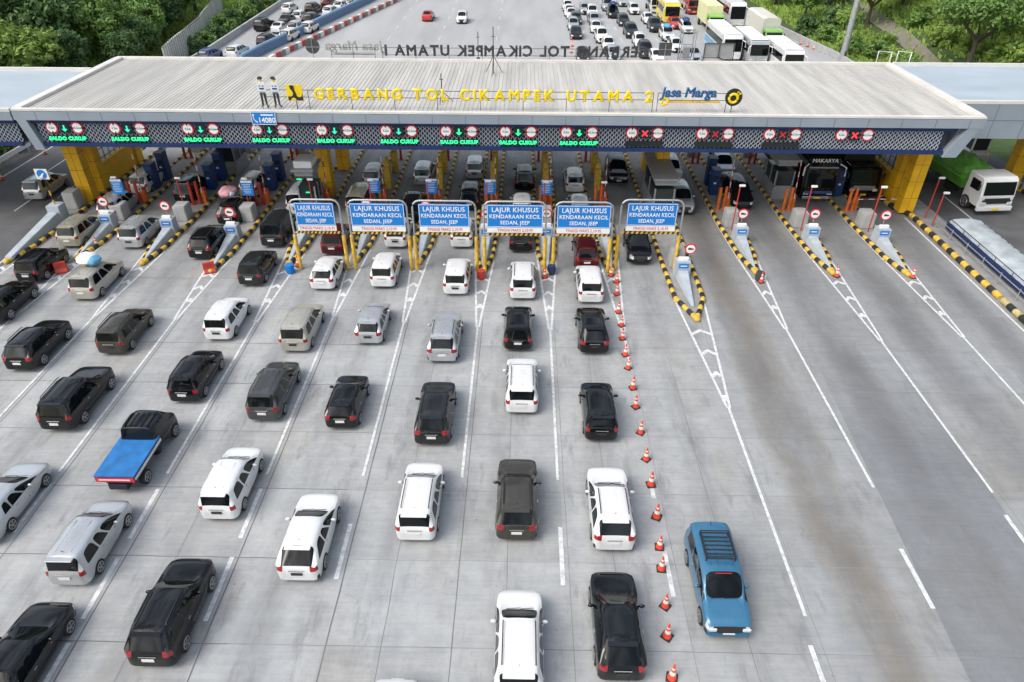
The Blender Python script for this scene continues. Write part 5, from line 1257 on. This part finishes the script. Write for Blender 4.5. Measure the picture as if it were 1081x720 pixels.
RQ = [('car', 'white', 599, 6, 'first queue, farthest white car at the top'), ('car', 'white', 601, 11, 'first queue, second white car from the top'), ('saloon', 'white', 603, 14, 'first queue, third white car from the top'), ('car', 'grey', 608, 19, 'grey car beside the white tail of the first queue'),
 ('car', 'silver', 605, 25, 'silver car directly behind the leading black car'), ('saloon', 'black', 608, 34, 'black car leading the first queue'), ('car', 'silver', 617, 9, 'silver car high in the second queue'), ('wagon', 'white', 625, 12, 'white high roofed car in the second queue'),
 ('car', 'silver', 627, 20, 'silver car with dark bonnet in the second queue'), ('saloon', 'white', 629, 28, 'white saloon in the middle of the second queue'), ('wagon', 'pearl', 635, 37, 'white car with green dark windscreen in the second queue'), ('car', 'pearl', 642, 46, 'pinkish white car behind the mirrored letters'),
 ('saloon', 'charcoal', 615, 57, 'dark car partly hidden by the mirrored letter G'), ('car', 'silver', 647, 56, 'grey car partly hidden by the mirrored letter A'), ('wagon', 'silver', 641, 5, 'silver car behind the black car with roof load'), ('wagon', 'black', 647, 12, 'black car with blue load on its roof'),
 ('car', 'charcoal', 658, 21, 'dark rounded car alone in the third queue'), ('wagon', 'charcoal', 666, 32, 'dark car below the rounded dark car in the third queue'), ('car', 'pearl', 675, 42, 'white car with grey windscreen leading the third queue'), ('wagon', 'black', 681, 52, 'black car with pale roof by the rear roof edge'),
 ('car', 'white', 669, 9, 'white car alone between queues near the top'), ('car', 'silver', 657, 1, 'silver car at the very top between queues'), ('saloon', 'white', 684, 19, 'white saloon left of the yellow bus'), ('wagon', 'charcoal', 691, 26, 'dark car ahead of the yellow bus'),
 ('wagon', 'white', 704, 35, 'white van with blue roof load left of the truck'), ('car', 'white', 713, 47, 'white car right of the square dark board'), ('saloon', 'red', 712, 24, 'red car under the nose of the yellow bus'), ('car', 'white', 724, 28, 'white car with dark windscreen between red car and pale green truck'),
 ('saloon', 'white', 693, 59, 'white car roof just behind the rear roof edge'), ('car', 'silver', 731, 57, 'silver car behind the open steel tower')]
for k, p, x, y, lb in RQ: far(k, p, x, y, lb, -1, G2, random.uniform(-3, 3))
for px, py, z, mat, lb in ((647, 5, 1.85, 'cabinet', 'dark blue load on the roof of the far black car'), (704, 29, 1.85, 'bundle_b', 'blue load on the roof of the far white van'), (724, 22, 1.7, 'cabinet', 'dark load on the far white car')):
    mb = MB(); mb.ellipsoid((0, 0, .25), (.6, .9, .3), rough=.08); tag(mb.build('roof_luggage', M[mat], None, smooth=True, loc=at(px, py, z)), lb, 'luggage')
bus(705, 10, 'yellow bus with white roof in the far queue', L=8.5, H=3.2, body='yellow', roofc='signwhite')
bus(763, 42, 'blue and white bus nearest behind the framed roof board', L=11, H=3.3, body='white', side='busblue', roofc='signwhite')
bus(770, 10, 'white coach with red slanted stripe near the trees', L=11, H=3.6, body='white', stripe='red')
bus(791, 48, 'silver white bus right of the blue and white bus', L=9.5, H=3.1, body='silver', roofc='signwhite')
bus(826, 58, 'white bus whose roof just shows over the right roof edge', L=9, H=3.0, body='white', roofc='signwhite')
truck(750, 18, 'pale green box truck in the far right queue', 'green', 'box', 'cream', L=8.5, W=2.4, H=3.6)
truck(806, 31, 'green truck with long grey canvas cover at the far right', 'green', 'canvas', 'tarp_grey', L=10.5, W=2.5, H=3.8)
truck(729, 3, 'red truck partly above the pale green box truck', 'red', 'canvas', 'red', L=7, W=2.3, H=3.0)
truck(690, 3, 'small dark truck left of the yellow bus', 'white', 'canvas', 'darksteel', L=6.5, W=2.1, H=2.7)

# ------------------------------------------------------------------ trees and shrubs
def crown_mesh(seed, rx, ry, rz, nclump, nleaf, size, mat, flat_=0.):
    rr = random.Random(seed); vs = []; fs = []
    for c in range(nclump):
        while True:
            u = Vector((rr.uniform(-1, 1), rr.uniform(-1, 1), rr.uniform(-.85, 1)))
            if .35 < u.length < 1: break
        u = u*(.62+.38*rr.random())/max(u.length, .01)*u.length**.4
        if flat_: u.z = u.z*.5+.25*(1-(u.x**2+u.y**2))
        cc = Vector((u.x*rx, u.y*ry, u.z*rz)); cr_ = rr.uniform(.16, .34)*min(rx, ry)
        for l in range(nleaf):
            d = Vector((rr.gauss(0, 1), rr.gauss(0, 1), rr.gauss(0, .7)))
            d = d.normalized()*cr_*(rr.random()**.45); p = cc+d; s = size*rr.uniform(.6, 1.35)
            nrm = (d.normalized()+Vector((rr.uniform(-.8, .8), rr.uniform(-.8, .8), rr.uniform(-.2, 1.1)))).normalized()
            a = nrm.orthogonal().normalized(); a.rotate(Matrix.Rotation(rr.uniform(0, 6.28), 3, nrm)); b = nrm.cross(a)
            o = len(vs); vs += [p-a*s, p-b*s*.45+a*s*.1, p+a*s, p+b*s*.45+a*s*.1]; fs.append((o, o+1, o+2, o+3))
    me = bpy.data.meshes.new('crown'); me.from_pydata([tuple(v) for v in vs], [], fs); me.materials.append(mat); return me
def trunk_mesh(seed, h, r, spread):
    rr = random.Random(seed); mb = MB(); top = Vector((rr.uniform(-.3, .3), rr.uniform(-.3, .3), h*.55))
    mb.tube([(0, 0, -.6), (top.x*.4, top.y*.4, h*.3), top], [r, r*.75, r*.55], 8)
    for k in range(6):
        a = k*1.05+rr.uniform(-.3, .3); e = Vector((math.cos(a)*spread, math.sin(a)*spread, h*rr.uniform(.85, 1.05))); s_ = top*rr.uniform(.75, 1)
        mb.tube([s_, s_+(e-s_)*.5+Vector((0, 0, -.2)), e], [r*.42, r*.28, r*.1], 6)
    return mb.mesh('trunk', M['bark'], smooth=True)
CR = {}
for nm, mat, dims, nc, nl, sz, fl in (('deep', 'leaf_d', (3.6, 3.6, 3.4), 90, 95, .26, 0), ('deep2', 'leaf_d', (4.2, 3.8, 3.0), 95, 95, .26, 0), ('mid', 'leaf_m', (3.4, 3.4, 3.0), 85, 95, .25, 0), ('light', 'leaf_l', (2.9, 2.9, 2.2), 75, 90, .22, 0), ('olive', 'leaf_o', (3.2, 3.4, 3.8), 85, 90, .24, 0),
        ('rain', 'leaf_m', (6.2, 6.0, 3.4), 130, 80, .24, 1), ('bush', 'leaf_m', (1.7, 1.7, 1.25), 45, 75, .17, 0), ('bushl', 'leaf_l', (1.8, 1.8, 1.3), 45, 75, .17, 0), ('bushd', 'leaf_d', (1.8, 1.8, 1.4), 45, 75, .18, 0)):
    CR[nm] = [crown_mesh(hash(nm) % 97 if 0 else sum(map(ord, nm))+k, *dims, nc, nl, sz, M[mat], fl) for k in range(2)]
TR = [trunk_mesh(k, 5.5, .28, 1.7) for k in range(2)]; TRR = trunk_mesh(9, 6.2, .38, 3.6); TRB = trunk_mesh(12, 1.2, .09, .6)
def tree(kind, x, y, s, lb, grp, lift=None):
    rr = random.Random(int(x*13+y*7)); z = height(x, y)
    bush = kind.startswith('bush')
    t = thing('shrub' if bush else 'broadleaf_tree', lb, 'shrub' if bush else 'tree', (x, y, z), rr.uniform(0, 6.28), grp); t.scale = (s*rr.uniform(.92, 1.08), s*rr.uniform(.92, 1.08), s*rr.uniform(.9, 1.1))
    link('trunk', TRB if bush else (TRR if kind == 'rain' else TR[rr.randrange(2)]), t)
    link('crown', CR[kind][rr.randrange(2)], t, (0, 0, 1.1 if bush else (6.3 if kind == 'rain' else 5.0)))
KL = {'deep': 'dense dark green tree', 'deep2': 'broad dark green tree', 'mid': 'bushy mid green tree', 'light': 'low bright green tree', 'olive': 'tall olive green tree', 'rain': 'spreading flat topped tree with dark limbs', 'bush': 'green roadside bush', 'bushl': 'bright green bush', 'bushd': 'dark green bush'}
left_trees = [('light', -58, 69, 1.5), ('light', -52, 74, 1.2), ('light', -63, 72, 1.45), ('light', -68, 68, 1.2), ('mid', -58, 77, .95), ('deep', -51, 79, .85), ('deep2', -64, 82, 1.2), ('deep', -57, 86, 1.15), ('mid', -52, 90, 1.0), ('deep2', -72, 90, 1.4), ('deep', -60, 98, 1.3), ('mid', -53, 101, 1.1), ('deep2', -66, 104, 1.4), ('deep', -78, 102, 1.5), ('mid', -56, 112, 1.2), ('deep', -63, 118, 1.4), ('olive', -72, 116, 1.4), ('deep2', -56, 127, 1.3), ('mid', -66, 132, 1.4), ('deep', -76, 130, 1.5), ('deep', -58, 142, 1.4), ('deep2', -86, 118, 1.6), ('mid', -74, 78, 1.1), ('deep', -84, 88, 1.4), ('light', -72, 70, 1.0), ('deep', -92, 104, 1.6), ('mid', -68, 150, 1.5), ('deep', -82, 148, 1.6), ('olive', -57, 158, 1.4), ('mid', -52, 60, .7), ('deep', -49.5, 93, .75), ('mid', -50.5, 98, .85), ('deep', -51.5, 105, .9), ('deep', -53.5, 109, 1.0), ('mid', -54, 117, 1.0), ('deep', -48.8, 88, .65), ('mid', -55.5, 94, 1.0), ('deep2', -60, 91, 1.2)]
right_trees = [('rain', 55.5, 91, 1.0), ('rain', 53, 116, .9), ('deep', 62, 99, 1.15), ('mid', 67, 92, 1.15), ('olive', 71, 100, 1.3), ('mid', 73, 86, 1.2), ('deep2', 78, 94, 1.3), ('deep', 66, 110, 1.3), ('olive', 60, 121, 1.2), ('mid', 76, 108, 1.4), ('deep2', 70, 124, 1.4), ('deep', 52, 132, 1.1), ('mid', 46, 124, .85), ('deep', 45.5, 138, 1.0), ('olive', 57, 140, 1.4), ('mid', 66, 138, 1.4), ('deep', 80, 122, 1.6), ('mid', 86, 104, 1.5), ('olive', 83, 84, 1.3), ('deep', 47, 150, 1.2), ('deep2', 58, 156, 1.5), ('mid', 72, 150, 1.6), ('light', 66, 80, .9), ('light', 74, 76, 1.0), ('deep', 90, 92, 1.5), ('mid', 60, 106, .9), ('olive', 92, 118, 1.7), ('light', 48, 112, .6), ('rain', 64.5, 128, 1.0), ('deep', 88, 140, 1.7)]
def describe(lst, side):
    seen = {}
    for k, x, y, s in lst:
        nb = 'close behind the %s wing roof' % side if y < 82 else 'midway up the %s slope' % side if y < 108 else 'high on the far %s slope' % side
        key = (k, nb); seen[key] = seen.get(key, 0)+1; c = seen[key]
        tree(k, x, y, s, '%s %s%s' % (KL[k], nb, '' if c == 1 else ', %s such' % ORD[min(13, c-1)]), 'trees on the %s side' % side)
describe(left_trees, 'left'); describe(right_trees, 'right')
bl = [('bushd', -45.2, 99, .8), ('bush', -45, 103, .9), ('bushd', -45.4, 107, 1.0), ('bush', -45.6, 112, 1.1), ('bushd', -46.2, 117, 1.1), ('bush', -46, 123, 1.2), ('bushd', -47.2, 129, 1.3), ('bush', -47, 136, 1.3), ('bushd', -48, 144, 1.4), ('bushl', -50, 67, 1.2), ('bush', -55, 61, 1.2), ('bushl', -60, 60, 1.3), ('bushd', -47.6, 60, 1.2), ('bushd', -49.5, 57, 1.3), ('bushd', -47.3, 64.5, 1.2), ('bushd', -50, 62, 1.4)]
br = [('bush', 45.2, 101, 1.0), ('bushl', 46, 105, 1.0), ('bush', 44.5, 109, 1.0), ('bushd', 43.2, 114, 1.1), ('bush', 47, 98, 1.0), ('bushl', 48.6, 94, 1.0), ('bush', 47, 89, 1.0), ('bushl', 59, 88, 1.5), ('bush', 62.5, 86, 1.6), ('bushl', 56.5, 100, 1.2), ('bush', 57.5, 110, 1.2), ('bushl', 50.5, 104, .9), ('bushd', 67, 86, 1.5), ('bush', 71, 80, 1.6), ('bushd', 48.5, 118, 1.3), ('bushl', 57.5, 95, 1.0), ('bush', 64, 81, 1.4)]
for lst, side, rd in ((bl, 'left', 'left road'), (br, 'right', 'right road')):
    seen = {}
    for k, x, y, s in lst:
        seen[k] = seen.get(k, 0)+1
        tree(k, x, y, s, '%s on the %s verge, %s of its kind from the near end' % (KL[k], side, ORD[min(13, seen[k]-1)]), 'bushes on the %s verge' % side)
rr = random.Random(21); vs = []; fs = []
for k in range(2600):
    x, y = rr.gauss(-71, 4.5), rr.gauss(76, 4); z0 = height(x, y); h = rr.uniform(1.5, 3.8); dx, dy = rr.gauss(0, .5), rr.gauss(0, .5); w_ = rr.uniform(.03, .07) if k % 4 else .13
    o = len(vs); vs += [(x-w_, y, z0), (x+w_, y, z0), (x+dx*.6+w_, y+dy*.6, z0+h*.75), (x+dx*.6-w_, y+dy*.6, z0+h*.75), (x+dx, y+dy, z0+h)]; fs += [(o, o+1, o+2, o+3), (o+3, o+2, o+4)]
me = bpy.data.meshes.new('reed_grass'); me.from_pydata(vs, [], fs); me.materials.append(M['reed']); struct(link('reed_grass', me), 'stuff')
rr = random.Random(22); vs = []; fs = []
for k in range(42000):
    sd = rr.random() < .55
    x, y = (rr.uniform(42.8, 80), rr.uniform(76, 150)) if sd else (-rr.uniform(45.5, 80), rr.uniform(58, 150))
    if sd and abs(x-54)<2.2 and rr.random()<.9: continue
    z0 = height(x, y); h = rr.uniform(.2, .75); a = rr.uniform(0, 3.14); w_ = rr.uniform(.05, .2); dx, dy = math.cos(a)*w_, math.sin(a)*w_
    o = len(vs); vs += [(x-dx, y-dy, z0), (x+dx, y+dy, z0), (x+dx*2+rr.gauss(0, .1), y+dy*2, z0+h), (x-dx*.4, y-dy*.4, z0+h*.8)]; fs.append((o, o+1, o+2, o+3))
me = bpy.data.meshes.new('tall_grass'); me.from_pydata(vs, [], fs); me.materials.append(M['leaf_l']); struct(link('tall_grass', me), 'stuff')

# remove prototypes
for p, d in PROTO.values(): wipe(p)
wipe(cp)
